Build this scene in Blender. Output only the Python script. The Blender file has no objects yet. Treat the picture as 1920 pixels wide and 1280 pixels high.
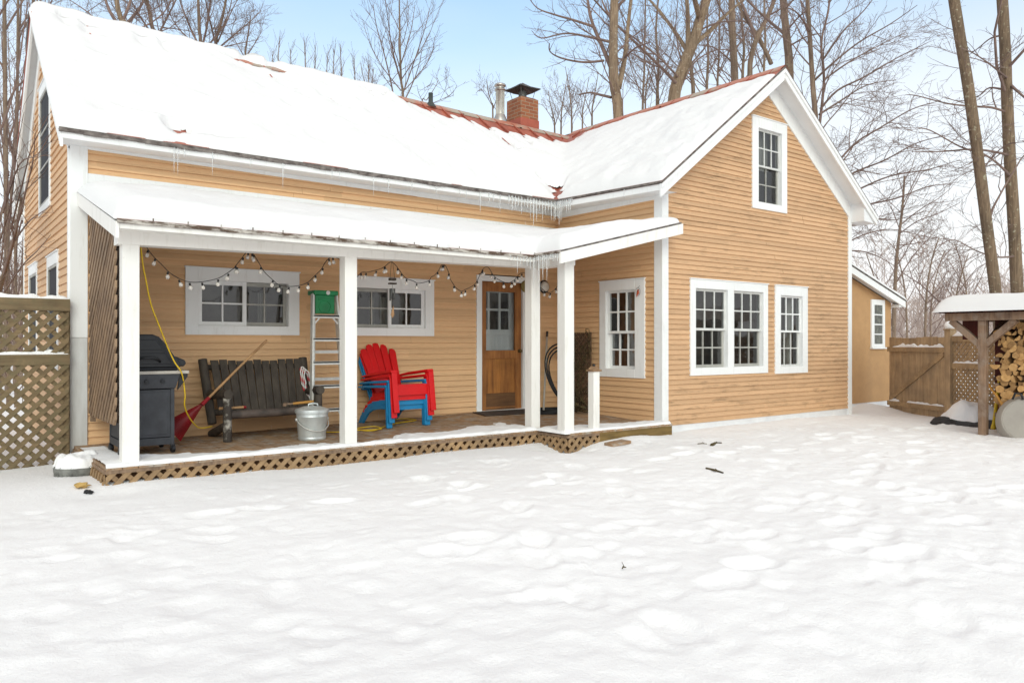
import bpy, bmesh, math, random
from mathutils import Vector, Matrix, noise

random.seed(7)
scene = bpy.context.scene
COL = scene.collection
R = math.radians

# ---------------------------------------------------------------- camera data
F, TH, PH, H = 1448.1, 0.6525, 0.0017, 1.5

def ray(u, v):
    a = (u - 960) / F
    b = (640 - v) / F
    s, c = math.sin(TH), math.cos(TH)
    cp, sp = math.cos(PH), math.sin(PH)
    return Vector((s * cp + a * c - b * s * sp, c * cp - a * s - b * c * sp, sp + b * cp))

def at_y(u, v, Y):
    d = ray(u, v); t = Y / d[1]
    return Vector((d[0] * t, Y, d[2] * t + H))

def at_x(u, v, X):
    d = ray(u, v); t = X / d[0]
    return Vector((X, d[1] * t, d[2] * t + H))

def at_z(u, v, Z):
    d = ray(u, v); t = (Z - H) / d[2]
    return Vector((d[0] * t, d[1] * t, Z))

def at_d(u, v, D):
    d = ray(u, v)
    return Vector((d[0] * D, d[1] * D, d[2] * D + H))

# ---------------------------------------------------------------- materials
def new_mat(name):
    m = bpy.data.materials.new(name)
    m.use_nodes = True
    nt = m.node_tree
    b = nt.nodes['Principled BSDF']
    return m, nt, b

def N(nt, t, **kw):
    n = nt.nodes.new(t)
    for k, v in kw.items():
        setattr(n, k, v)
    return n

def coords(nt, scale=(1, 1, 1)):
    tc = N(nt, 'ShaderNodeTexCoord')
    mp = N(nt, 'ShaderNodeMapping')
    mp.inputs['Scale'].default_value = scale
    nt.links.new(tc.outputs['Object'], mp.inputs['Vector'])
    return mp.outputs['Vector']

def ramp(nt, fac, stops):
    r = N(nt, 'ShaderNodeValToRGB')
    els = r.color_ramp.elements
    while len(els) < len(stops):
        els.new(0.5)
    for e, (p, c) in zip(els, stops):
        e.position = p
        e.color = (c[0], c[1], c[2], 1)
    nt.links.new(fac, r.inputs['Fac'])
    return r.outputs['Color']

def noise_tex(nt, vec, scale, detail=4, rough=0.55):
    n = N(nt, 'ShaderNodeTexNoise')
    n.inputs['Scale'].default_value = scale
    n.inputs['Detail'].default_value = detail
    n.inputs['Roughness'].default_value = rough
    nt.links.new(vec, n.inputs['Vector'])
    return n.outputs['Fac']

def bump(nt, b, h, strength=0.3, dist=0.01):
    bp = N(nt, 'ShaderNodeBump')
    bp.inputs['Strength'].default_value = strength
    bp.inputs['Distance'].default_value = dist
    nt.links.new(h, bp.inputs['Height'])
    nt.links.new(bp.outputs['Normal'], b.inputs['Normal'])

def mixc(nt, fac, a, b, mode='MIX'):
    m = N(nt, 'ShaderNodeMix', data_type='RGBA', blend_type=mode)
    if hasattr(fac, 'is_linked'):
        nt.links.new(fac, m.inputs[0])
    else:
        m.inputs[0].default_value = fac
    for i, x in ((6, a), (7, b)):
        if hasattr(x, 'is_linked'):
            nt.links.new(x, m.inputs[i])
        else:
            m.inputs[i].default_value = (x[0], x[1], x[2], 1)
    return m.outputs[2]

def simple(name, c1, c2=None, scale=6, rough=0.6, metal=0.0, stretch=(1, 1, 1), bs=0.0, bd=0.004, lo=0.35, hi=0.65, spec=0.4):
    m, nt, b = new_mat(name)
    b.inputs['Roughness'].default_value = rough
    b.inputs['Metallic'].default_value = metal
    b.inputs['Specular IOR Level'].default_value = spec
    v = coords(nt, stretch)
    f = noise_tex(nt, v, scale, 5, 0.6)
    c2 = c2 or tuple(x * 0.8 for x in c1)
    nt.links.new(ramp(nt, f, [(lo, c2), (hi, c1)]), b.inputs['Base Color'])
    if bs:
        bump(nt, b, f, bs, bd)
    return m

def siding_mat(name, base, stain, lo, hi, exp):
    m, nt, b = new_mat(name)
    b.inputs['Roughness'].default_value = 0.62
    b.inputs['Specular IOR Level'].default_value = 0.25
    tc = N(nt, 'ShaderNodeTexCoord')
    sep = N(nt, 'ShaderNodeSeparateXYZ')
    nt.links.new(tc.outputs['Object'], sep.inputs[0])
    dv = N(nt, 'ShaderNodeMath', operation='DIVIDE'); dv.inputs[1].default_value = exp
    nt.links.new(sep.outputs['Z'], dv.inputs[0])
    fl = N(nt, 'ShaderNodeMath', operation='FLOOR')
    nt.links.new(dv.outputs[0], fl.inputs[0])
    # board number + stretched length position -> per-board tint
    add = N(nt, 'ShaderNodeMath', operation='ADD')
    nt.links.new(sep.outputs['X'], add.inputs[0]); nt.links.new(sep.outputs['Y'], add.inputs[1])
    wn0 = N(nt, 'ShaderNodeTexWhiteNoise', noise_dimensions='1D')
    nt.links.new(fl.outputs[0], wn0.inputs['W'])
    ml = N(nt, 'ShaderNodeMath', operation='MULTIPLY_ADD'); ml.inputs[1].default_value = 0.33
    nt.links.new(add.outputs[0], ml.inputs[0]); nt.links.new(wn0.outputs['Value'], ml.inputs[2])
    fl2 = N(nt, 'ShaderNodeMath', operation='FLOOR'); nt.links.new(ml.outputs[0], fl2.inputs[0])
    cmb = N(nt, 'ShaderNodeCombineXYZ')
    nt.links.new(fl2.outputs[0], cmb.inputs[0]); nt.links.new(fl.outputs[0], cmb.inputs[1])
    wn = N(nt, 'ShaderNodeTexWhiteNoise', noise_dimensions='2D')
    nt.links.new(cmb.outputs[0], wn.inputs['Vector'])
    tint = ramp(nt, wn.outputs['Value'], [(0, tuple(x * 0.90 for x in base)), (1, tuple(min(1, x * 1.07) for x in base))])
    v = coords(nt, (1.3, 1.3, 9))
    f = noise_tex(nt, v, 2.1, 8, 0.72)
    fac = ramp(nt, f, [(lo, (0, 0, 0)), (hi, (1, 1, 1))])
    v2 = coords(nt, (7, 7, 60))
    g = noise_tex(nt, v2, 1.5, 3, 0.6)
    big = noise_tex(nt, coords(nt, (.5, .5, .8)), 1.2, 2, 0.5)
    bigf = ramp(nt, big, [(0.38, (0.15, 0.15, 0.15)), (0.62, (1, 1, 1))])
    fm = N(nt, 'ShaderNodeMath', operation='MULTIPLY')
    nt.links.new(fac, fm.inputs[0]); nt.links.new(bigf, fm.inputs[1])
    c = mixc(nt, fm.outputs[0], tint, stain)
    gl = ramp(nt, g, [(0.3, (0.9, 0.9, 0.9)), (0.7, (1, 1, 1))])
    c = mixc(nt, 1.0, c, gl, 'MULTIPLY')
    nt.links.new(c, b.inputs['Base Color'])
    bump(nt, b, g, 0.15, 0.004)
    return m

def wood_mat(name, c1, c2, axis='Z', scale=5, rough=0.75, bs=0.25, grey=None):
    st = {'X': (0.08, 1, 1), 'Y': (1, 0.08, 1), 'Z': (1, 1, 0.08)}[axis]
    m, nt, b = new_mat(name)
    b.inputs['Roughness'].default_value = rough
    b.inputs['Specular IOR Level'].default_value = 0.25
    v = coords(nt, tuple(x * 6 for x in st))
    f = noise_tex(nt, v, scale, 6, 0.65)
    c = ramp(nt, f, [(0.3, c2), (0.68, c1)])
    oi = N(nt, 'ShaderNodeObjectInfo')
    pos = coords(nt, (1.5, 1.5, 1.5))
    lf = noise_tex(nt, pos, 2.5, 3, 0.5)
    tone = ramp(nt, lf, [(0.3, (0.72, 0.72, 0.74)), (0.7, (1.12, 1.1, 1.05))])
    c = mixc(nt, 1.0, c, tone, 'MULTIPLY')
    if grey:
        lf2 = noise_tex(nt, pos, 5.5, 5, 0.65)
        c = mixc(nt, ramp(nt, lf2, [(0.45, (0, 0, 0)), (0.65, (1, 1, 1))]), c, grey)
    nt.links.new(c, b.inputs['Base Color'])
    bump(nt, b, f, bs, 0.004)
    return m

def snow_mat(name, fine=1.0, alb=1.0):
    m, nt, b = new_mat(name)
    b.inputs['Base Color'].default_value = (0.905 * alb, 0.898 * alb, 0.893 * alb, 1)
    b.inputs['Roughness'].default_value = 0.8
    b.inputs['Specular IOR Level'].default_value = 0.15
    v = coords(nt)
    a = noise_tex(nt, v, 9, 8, 0.68)
    g = noise_tex(nt, v, 60, 4, 0.65)
    ad = N(nt, 'ShaderNodeMath', operation='MULTIPLY_ADD')
    ad.inputs[1].default_value = 0.26
    nt.links.new(g, ad.inputs[0]); nt.links.new(a, ad.inputs[2])
    bump(nt, b, ad.outputs[0], 0.5 * fine, 0.035)
    return m

def glass_mat(name, refl=0.10, tint=(0.75, 0.78, 0.78), mul=.62):
    m = bpy.data.materials.new(name); m.use_nodes = True
    nt = m.node_tree; nt.nodes.clear()
    out = N(nt, 'ShaderNodeOutputMaterial')
    tr = N(nt, 'ShaderNodeBsdfTransparent'); tr.inputs[0].default_value = (*tint, 1)
    gl = N(nt, 'ShaderNodeBsdfGlossy'); gl.inputs['Roughness'].default_value = 0.03
    fr = N(nt, 'ShaderNodeFresnel'); fr.inputs['IOR'].default_value = 1.5
    ad = N(nt, 'ShaderNodeMath', operation='MULTIPLY_ADD', use_clamp=True); ad.inputs[1].default_value = mul; ad.inputs[2].default_value = refl
    nt.links.new(fr.outputs[0], ad.inputs[0])
    # old panes are a little wavy
    v = coords(nt, (1, 1, 1)); f = noise_tex(nt, v, 3.5, 2, 0.5)
    bp = N(nt, 'ShaderNodeBump'); bp.inputs['Strength'].default_value = 0.12; bp.inputs['Distance'].default_value = 0.02
    nt.links.new(f, bp.inputs['Height']); nt.links.new(bp.outputs[0], gl.inputs['Normal'])
    mx = N(nt, 'ShaderNodeMixShader')
    nt.links.new(ad.outputs[0], mx.inputs[0]); nt.links.new(tr.outputs[0], mx.inputs[1]); nt.links.new(gl.outputs[0], mx.inputs[2])
    nt.links.new(mx.outputs[0], out.inputs['Surface'])
    return m

M = {}
M['siding_porch_lifted'] = siding_mat('siding_porch_lifted', (0.73, 0.46, 0.25), (0.42, 0.24, 0.12), 0.60, 0.80, 0.083)  # same paint as the wing, lightened to make up for the porch shade
M['siding_wing'] = siding_mat('siding_weathered', (0.64, 0.40, 0.225), (0.30, 0.185, 0.10), 0.515, 0.71, 0.0745)
M['siding_gable'] = siding_mat('siding_left_gable', (0.68, 0.43, 0.24), (0.4, 0.25, 0.13), 0.58, 0.78, 0.095)
M['stucco'] = simple('tan_panel', (0.49, 0.285, 0.13), (0.44, 0.255, 0.117), 5, 0.8, bs=0.1)
M['white'] = simple('white_trim', (0.82, 0.82, 0.81), (0.74, 0.735, 0.72), 3, 0.5, stretch=(1, 1, 1), bs=0.05, bd=0.003)
M['white_post'] = simple('white_post_paint', (0.84, 0.835, 0.81), (0.75, 0.735, 0.69), 3.5, 0.5, stretch=(3, 3, .4), bs=0.06, lo=.28, hi=.55)
def worn_white(name, base, worn, thr):
    m, nt, b = new_mat(name)
    b.inputs['Roughness'].default_value = .5; b.inputs['Specular IOR Level'].default_value = .3
    f = noise_tex(nt, coords(nt, (5, 5, .7)), 3.2, 6, .68)
    g = noise_tex(nt, coords(nt, (1, 1, 1)), 1.1, 3, .5)
    h = noise_tex(nt, coords(nt, (9, 9, 3)), 4, 5, .7)
    c = ramp(nt, g, [(.3, tuple(x * .93 for x in base)), (.7, base)])
    c = mixc(nt, ramp(nt, f, [(thr, (0, 0, 0)), (thr + .2, (.55, .55, .55))]), c, worn)
    c = mixc(nt, ramp(nt, h, [(.70, (0, 0, 0)), (.74, (.7, .7, .7))]), c, (.42, .37, .30))
    nt.links.new(c, b.inputs['Base Color']); bump(nt, b, f, .08, .004)
    return m
M['white'] = worn_white('worn_white_trim', (.83, .83, .82), (.60, .575, .53), .56)
M['white_post'] = worn_white('worn_white_post', (.85, .825, .78), (.62, .59, .53), .53)
M['grey_trim'] = simple('weathered_white_board', (0.64, 0.64, 0.63), (0.5, 0.49, 0.47), 2.5, 0.6, stretch=(3, 3, .5))
M['foundation'] = simple('painted_foundation', (0.78, 0.78, 0.78), (0.66, 0.66, 0.67), 2.5, 0.7, bs=0.1)
M['soffit'] = simple('white_soffit', (0.80, 0.80, 0.80), (0.74, 0.74, 0.74), 2, 0.6)
M['red_roof'] = simple('red_metal_roof', (0.42, 0.12, 0.075), (0.28, 0.07, 0.045), 5, 0.45, spec=0.4, bs=0.05)
M['ridge'] = simple('faded_ridge_cap', (0.45, 0.17, 0.11), (0.40, 0.33, 0.26), 1.6, 0.5, lo=0.42, hi=0.52)
M['drip'] = simple('dirty_roof_edge', (0.22, 0.19, 0.17), (0.06, 0.045, 0.04), 9, 0.7, stretch=(1, 1, 2))
M['drip2'] = simple('peeling_porch_edge', (0.50, 0.46, 0.41), (0.09, 0.055, 0.035), 7, 0.7, stretch=(1, 1, 3), lo=.44, hi=.60)
M['snow'] = snow_mat('snow')
M['snow_roof'] = snow_mat('snow_roof', 0.4, .86)
M['glass'] = glass_mat('window_glass', 0.065)
M['glass_dull'] = glass_mat('dull_glass', 0.02, mul=.22)
M['room'] = simple('dark_room', (0.18, 0.16, 0.143), (0.10, 0.088, 0.08), 3, 0.9)  # walls coloured dark to stand in for unlit interiors
M['screen'] = simple('dark_storm_screen', (0.05, 0.05, 0.055), (0.035, 0.035, 0.04), 4, .75, spec=.15)
M['curtain'] = simple('pale_curtain', (0.5, 0.48, 0.44), (0.32, 0.3, 0.27), 9, 0.9, stretch=(6, 6, .3))
M['sash'] = simple('grey_white_sash', (0.68, 0.68, 0.65), (0.56, 0.555, 0.53), 5, 0.5)
M['sash_dark'] = simple('taupe_sash', (0.42, 0.41, 0.37), (0.33, 0.32, 0.29), 5, 0.5)
M['door'] = wood_mat('stained_door_wood', (0.41, 0.175, 0.055), (0.25, 0.095, 0.03), 'Z', 4, 0.5)
M['door_panel'] = wood_mat('worn_door_panel', (0.50, 0.21, 0.055), (0.22, 0.085, 0.03), 'Z', 3, 0.55)
M['door_kick'] = wood_mat('dark_worn_rail', (0.20, 0.10, 0.045), (0.12, 0.06, 0.03), 'X', 4)
M['brass'] = simple('aged_brass', (0.25, 0.17, 0.06), (0.1, 0.07, 0.03), 10, 0.4, 0.9)
M['deck'] = wood_mat('deck_boards', (0.42, 0.26, 0.145), (0.28, 0.175, 0.10), 'Y', 5, 0.8, grey=(0.38, 0.32, 0.26))
M['lattice'] = wood_mat('brown_lattice', (0.43, 0.285, 0.155), (0.29, 0.185, 0.10), 'X', 4)
M['lattice_grey'] = wood_mat('weathered_screen', (0.36, 0.245, 0.16), (0.20, 0.135, 0.09), 'Z', 4)
M['lattice_green'] = wood_mat('mossy_lattice', (0.27, 0.195, 0.11), (0.15, 0.108, 0.06), 'X', 4, grey=(0.17, 0.135, 0.075))
M['dark'] = simple('dark_slat_shade', (0.06, 0.04, 0.03), (0.03, 0.02, 0.015), 4, 0.9)
M['brick'] = None
M['steel'] = simple('galvanised_steel', (0.74, 0.77, 0.76), (0.56, 0.60, 0.60), 9, 0.40, 0.55, lo=.3, hi=.7)
M['pipe'] = simple('stainless_pipe', (0.55, 0.52, 0.47), (0.42, 0.39, 0.35), 4, 0.28, 0.95)
M['alu'] = simple('aluminium', (0.70, 0.69, 0.65), (0.55, 0.54, 0.51), 8, 0.45, 0.4)
M['green'] = simple('green_plastic', (0.01, 0.23, 0.075), (0.008, 0.16, 0.05), 5, 0.4)
M['black'] = simple('black_enamel', (0.016, 0.017, 0.02), (0.01, 0.01, 0.012), 8, 0.32)
M['charcoal'] = simple('charcoal_steel', (0.05, 0.052, 0.06), (0.032, 0.033, 0.038), 7, 0.5, bs=.05)
M['grillgrey'] = simple('grey_shelf', (0.50, 0.46, 0.40), (0.42, 0.38, 0.33), 7, 0.5)
M['bench'] = simple('dark_stained_logs', (0.072, 0.056, 0.042), (0.033, 0.025, 0.019), 5, 0.75, stretch=(2, 2, .7), bs=.4)
M['bench_worn'] = simple('chipped_log', (0.42, 0.39, 0.34), (0.05, 0.04, 0.033), 9, 0.8, lo=.50, hi=.66, bs=.4)
M['bench_front'] = simple('scuffed_seat_log', (0.115, 0.085, 0.07), (0.05, 0.038, 0.032), 6, 0.7, lo=.4, hi=.7, bs=.4)
M['handle'] = wood_mat('tool_handle', (0.48, 0.29, 0.145), (0.34, 0.18, 0.08), 'X', 3, 0.55)
M['handle_orange'] = simple('orange_handle', (0.55, 0.27, 0.06), (0.42, 0.2, 0.04), 5, 0.5)
M['redplastic'] = simple('red_rake_plastic', (0.33, 0.008, 0.014), (0.2, 0.006, 0.01), 4, 0.45)
M['chairred'] = simple('red_chair_plastic', (0.66, 0.006, 0.008), (0.58, 0.005, 0.007), 3, 0.42)
M['chairblue'] = simple('blue_chair_plastic', (0.012, 0.225, 0.47), (0.01, 0.185, 0.40), 3, 0.42)
M['yellow'] = simple('yellow_cord', (0.72, 0.47, 0.02), (0.62, 0.4, 0.015), 5, 0.5)
M['cable'] = simple('black_rubber', (0.012, 0.012, 0.013), None, 5, 0.55)
M['bark'] = simple('bark', (0.25, 0.18, 0.13), (0.14, 0.10, 0.075), 7, 0.9, stretch=(2, 2, .4), bs=.8, bd=.03)
M['bark_light'] = simple('pale_bark', (0.37, 0.28, 0.195), (0.20, 0.145, 0.10), 6, 0.9, stretch=(2, 2, .4), bs=.8, bd=.03)
def bark_mat(name, c1, c2, spot, sc=7):
    m, nt, b = new_mat(name)
    b.inputs['Roughness'].default_value = .92; b.inputs['Specular IOR Level'].default_value = .15
    f = noise_tex(nt, coords(nt, (3, 3, .35)), sc, 7, .7)
    g = noise_tex(nt, coords(nt, (1, 1, .8)), 1.3, 3, .5)
    h = noise_tex(nt, coords(nt, (1, 1, 1)), 11, 3, .6)
    c = ramp(nt, f, [(.32, c2), (.66, c1)])
    c = mixc(nt, 1.0, c, ramp(nt, g, [(.3, (.75, .75, .76)), (.7, (1.15, 1.12, 1.08))]), 'MULTIPLY')
    c = mixc(nt, ramp(nt, h, [(.60, (0, 0, 0)), (.68, (1, 1, 1))]), c, spot)
    nt.links.new(c, b.inputs['Base Color']); bump(nt, b, f, 1.0, .05)
    return m
M['bark'] = bark_mat('furrowed_bark', (.33, .245, .18), (.16, .115, .085), (.30, .26, .2))
M['bark_light'] = bark_mat('pale_furrowed_bark', (.40, .30, .205), (.18, .125, .085), (.42, .36, .27))
M['bark_lichen'] = bark_mat('lichen_bark', (.31, .225, .15), (.14, .10, .068), (.42, .38, .27), 9)
M['twig'] = simple('twigs', (0.25, 0.17, 0.14), (0.165, 0.112, 0.094), 3, 0.9)
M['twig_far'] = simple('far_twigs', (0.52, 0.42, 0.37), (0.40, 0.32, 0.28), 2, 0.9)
M['gate'] = wood_mat('gate_boards', (0.50, 0.36, 0.22), (0.34, 0.235, 0.14), 'Z', 4)
M['gate_rail'] = wood_mat('gate_rail_wood', (0.46, 0.325, 0.19), (0.32, 0.215, 0.12), 'X', 4)
M['shedwood'] = wood_mat('old_shed_timber', (0.33, 0.215, 0.14), (0.17, 0.105, 0.07), 'Z', 4, grey=(0.27, 0.2, 0.15))
M['shedred'] = wood_mat('dark_red_boards', (0.105, 0.022, 0.016), (0.05, 0.012, 0.01), 'Z', 4)
M['logend'] = simple('fresh_cut_wood', (0.62, 0.385, 0.165), (0.44, 0.24, 0.09), 16, 0.8, bs=.2)
M['logside'] = simple('log_bark', (0.34, 0.21, 0.11), (0.13, 0.08, 0.045), 9, 0.9, stretch=(.3, 1, 1), bs=.5)
M['maul'] = simple('yellow_fibreglass', (0.66, 0.47, 0.02), (0.58, 0.4, 0.02), 5, 0.45)
M['taupe'] = simple('taupe_plastic', (0.36, 0.325, 0.28), (0.3, 0.27, 0.235), 4, 0.5)
M['tarp'] = simple('black_tarp', (0.02, 0.021, 0.024), (0.012, 0.012, 0.014), 5, 0.5, bs=.5, bd=.03)
M['lid'] = simple('grey_lid_concrete', (0.24, 0.24, 0.22), (0.10, 0.10, 0.09), 10, 0.8, bs=.3)
M['mat'] = simple('door_mat', (0.07, 0.05, 0.04), (0.04, 0.03, 0.025), 20, 0.95)
M['trellis'] = simple('dry_vine_trellis', (0.15, 0.085, 0.045), (0.07, 0.04, 0.025), 8, 0.9)
M['redrope'] = simple('red_rope', (0.5, 0.02, 0.03), None, 5, 0.7)
M['whiterope'] = simple('white_rope', (0.75, 0.73, 0.7), None, 5, 0.7)
M['bulb'] = None
M['ice'] = None
M['yellowdebris'] = simple('yellow_debris', (0.62, 0.42, 0.14), (0.5, 0.3, 0.1), 9, 0.8)
M['dead'] = simple('dead_wood', (0.11, 0.08, 0.03), (0.04, 0.03, 0.015), 9, 0.9)

def make_brick():
    m, nt, b = new_mat('brick')
    b.inputs['Roughness'].default_value = 0.85
    tc = N(nt, 'ShaderNodeTexCoord'); sep = N(nt, 'ShaderNodeSeparateXYZ')
    nt.links.new(tc.outputs['Object'], sep.inputs[0])
    ad = N(nt, 'ShaderNodeMath', operation='ADD')
    nt.links.new(sep.outputs['X'], ad.inputs[0]); nt.links.new(sep.outputs['Y'], ad.inputs[1])
    cb = N(nt, 'ShaderNodeCombineXYZ')
    nt.links.new(ad.outputs[0], cb.inputs[0]); nt.links.new(sep.outputs['Z'], cb.inputs[1])
    br = N(nt, 'ShaderNodeTexBrick')
    br.inputs['Scale'].default_value = 1
    br.inputs['Brick Width'].default_value = 0.21
    br.inputs['Row Height'].default_value = 0.072
    br.inputs['Mortar Size'].default_value = 0.008
    br.inputs['Color1'].default_value = (0.36, 0.125, 0.05, 1)
    br.inputs['Color2'].default_value = (0.23, 0.075, 0.035, 1)
    br.inputs['Mortar'].default_value = (0.30, 0.20, 0.13, 1)
    nt.links.new(cb.outputs[0], br.inputs['Vector'])
    nt.links.new(br.outputs['Color'], b.inputs['Base Color'])
    bump(nt, b, br.outputs['Fac'], -0.5, 0.01)
    return m
M['brick'] = make_brick()
M['brickred'] = simple('red_flashing_paint', (0.40, 0.10, 0.06), (0.33, 0.08, 0.05), 5, 0.6)

def make_clear(name, col, tr=0.6, rough=0.08, ior=1.3):
    m, nt, b = new_mat(name)
    b.inputs['Base Color'].default_value = (*col, 1)
    b.inputs['Roughness'].default_value = rough
    b.inputs['Transmission Weight'].default_value = tr
    b.inputs['IOR'].default_value = ior
    return m
M['bulb'] = make_clear('bulb_glass', (0.92, 0.88, 0.82), 0.55, 0.1, 1.35)
M['ice'] = make_clear('ice', (0.93, 0.94, 0.94), 0.65, 0.12, 1.25)

# ---------------------------------------------------------------- mesh builder
class MB:
    def __init__(s):
        s.v = []; s.f = []; s.m = []
    def quad(s, a, b, c, d, mi=0):
        n = len(s.v); s.v += [tuple(a), tuple(b), tuple(c), tuple(d)]
        s.f.append((n, n + 1, n + 2, n + 3)); s.m.append(mi)
    def poly(s, pts, mi=0):
        n = len(s.v); s.v += [tuple(p) for p in pts]
        s.f.append(tuple(range(n, n + len(pts)))); s.m.append(mi)
    def hexa(s, p, mi=0):   # p: 4 bottom + 4 top, both counter-clockwise
        n = len(s.v); s.v += [tuple(q) for q in p]
        for f in ((3, 2, 1, 0), (4, 5, 6, 7), (0, 1, 5, 4), (1, 2, 6, 5), (2, 3, 7, 6), (3, 0, 4, 7)):
            s.f.append(tuple(n + i for i in f)); s.m.append(mi)
    def box(s, x0, x1, y0, y1, z0, z1, mi=0):
        x0, x1 = min(x0, x1), max(x0, x1); y0, y1 = min(y0, y1), max(y0, y1); z0, z1 = min(z0, z1), max(z0, z1)
        s.hexa([(x0, y0, z0), (x1, y0, z0), (x1, y1, z0), (x0, y1, z0), (x0, y0, z1), (x1, y0, z1), (x1, y1, z1), (x0, y1, z1)], mi)
    def bar(s, p, q, w, h, up=(0, 0, 1), mi=0):
        p = Vector(p); q = Vector(q); d = (q - p).normalized(); up = Vector(up)
        sd = d.cross(up)
        if sd.length < 1e-4:
            sd = d.cross(Vector((1, 0, 0)))
        sd.normalize(); u = sd.cross(d).normalized()
        a = sd * (w / 2); b = u * (h / 2)
        s.hexa([p - a - b, p + a - b, q + a - b, q - a - b, p - a + b, p + a + b, q + a + b, q - a + b], mi)
    def prism(s, pts, ext, mi=0):
        ext = Vector(ext); n = len(pts); k = len(s.v)
        s.v += [tuple(p) for p in pts] + [tuple(Vector(p) + ext) for p in pts]
        s.f.append(tuple(range(k + n - 1, k - 1, -1))); s.m.append(mi)
        s.f.append(tuple(range(k + n, k + 2 * n))); s.m.append(mi)
        for i in range(n):
            j = (i + 1) % n
            s.f.append((k + i, k + j, k + n + j, k + n + i)); s.m.append(mi)
    def tube(s, pts, rad, n=6, cap=True, mi=0):
        pts = [Vector(p) for p in pts]
        if not hasattr(rad, '__len__'):
            rad = [rad] * len(pts)
        k = len(s.v); m = len(pts)
        ref = None
        for i, p in enumerate(pts):
            d = (pts[min(i + 1, m - 1)] - pts[max(i - 1, 0)])
            if d.length < 1e-9:
                d = Vector((0, 0, 1))
            d.normalize()
            if ref is None:
                ref = Vector((1, 0, 0)) if abs(d.x) < 0.8 else Vector((0, 1, 0))
            a = (ref - d * ref.dot(d))
            if a.length < 1e-4:
                ref = Vector((0, 1, 0)) if abs(d.y) < 0.8 else Vector((0, 0, 1)); a = (ref - d * ref.dot(d))
            a.normalize(); ref = a; b = d.cross(a)
            for j in range(n):
                t = 2 * math.pi * j / n
                q = p + (a * math.cos(t) + b * math.sin(t)) * rad[i]
                s.v.append((q.x, q.y, q.z))
        for i in range(m - 1):
            for j in range(n):
                j2 = (j + 1) % n
                s.f.append((k + i * n + j, k + i * n + j2, k + (i + 1) * n + j2, k + (i + 1) * n + j)); s.m.append(mi)
        if cap:
            s.f.append(tuple(k + j for j in range(n - 1, -1, -1))); s.m.append(mi)
            s.f.append(tuple(k + (m - 1) * n + j for j in range(n))); s.m.append(mi)
    def lathe(s, prof, c, n=24, axis=(0, 0, 1), mi=0, squash=1.0):
        ax = Vector(axis).normalized(); c = Vector(c)
        a = ax.cross(Vector((1, 0, 0)) if abs(ax.x) < 0.8 else Vector((0, 1, 0))).normalized(); b = ax.cross(a)
        k = len(s.v)
        for r, z in prof:
            for j in range(n):
                t = 2 * math.pi * j / n
                q = c + ax * z + (a * math.cos(t) * squash + b * math.sin(t)) * r
                s.v.append((q.x, q.y, q.z))
        for i in range(len(prof) - 1):
            for j in range(n):
                j2 = (j + 1) % n
                s.f.append((k + i * n + j, k + i * n + j2, k + (i + 1) * n + j2, k + (i + 1) * n + j)); s.m.append(mi)
    def sphere(s, c, r, n=10, m=7, mi=0):
        prof = [(math.sin(math.pi * i / m), -math.cos(math.pi * i / m)) for i in range(m + 1)]
        if not hasattr(r, '__len__'):
            r = (r, r, r)
        k = len(s.v)
        s.lathe([(max(p[0], 1e-4), p[1]) for p in prof], (0, 0, 0), n, mi=mi)
        for i in range(k, len(s.v)):
            x, y, z = s.v[i]
            s.v[i] = (c[0] + x * r[0], c[1] + y * r[1], c[2] + z * r[2])
    def build(s, name, mats, parent=None, smooth=False, bevel=0.0, local=False):
        me = bpy.data.meshes.new(name)
        off = Vector((0, 0, 0))
        if parent is not None and not local:
            off = wloc(parent)
        if off.length > 0:
            me.from_pydata([(x - off.x, y - off.y, z - off.z) for x, y, z in s.v], [], s.f)
        else:
            me.from_pydata(s.v, [], s.f)
        if not isinstance(mats, (list, tuple)):
            mats = [mats]
        for m in mats:
            me.materials.append(m)
        if len(mats) > 1:
            me.polygons.foreach_set('material_index', s.m)
        if smooth:
            me.polygons.foreach_set('use_smooth', [True] * len(me.polygons))
        me.update()
        o = bpy.data.objects.new(name, me)
        COL.objects.link(o)
        if parent is not None:
            o.parent = parent
        if bevel:
            b = o.modifiers.new('bevel', 'BEVEL'); b.width = bevel; b.segments = 2; b.limit_method = 'ANGLE'
        return o

def wloc(o):
    v = Vector(o.location)
    while o.parent:
        o = o.parent; v += Vector(o.location)
    return v

def smooth_angle(o, deg=40):
    me = o.data
    me.polygons.foreach_set('use_smooth', [True] * len(me.polygons))
    try:
        me.set_sharp_from_angle(angle=R(deg))
    except Exception:
        pass
    return o

def tag(o, label=None, cat=None, group=None, kind=None):
    if label: o['label'] = label
    if cat: o['category'] = cat
    if group: o['group'] = group
    if kind: o['kind'] = kind
    return o

def thing(name, loc, label, cat, group=None):
    o = bpy.data.objects.new(name, None)
    o.empty_display_size = 0.2
    o.location = loc
    COL.objects.link(o)
    return tag(o, label, cat, group)

def copy_tree(o, parent=None):
    c = o.copy(); COL.objects.link(c)
    if parent is not None:
        c.parent = parent
    for ch in list(o.children):
        copy_tree(ch, c)
    return c

# ---------------------------------------------------------------- frames on walls
class Frame:
    def __init__(s, o, sd, n):
        s.o = Vector(o); s.s = Vector(sd); s.n = Vector(n)
    def p(s, a, z, o=0.0):
        q = s.o + s.s * a + s.n * o
        return (q.x, q.y, z)
    def box(s, mb, a0, a1, z0, z1, o0, o1, mi=0):
        p = s.p(a0, z0, o0); q = s.p(a1, z1, o1)
        mb.box(p[0], q[0], p[1], q[1], z0, z1, mi)

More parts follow.
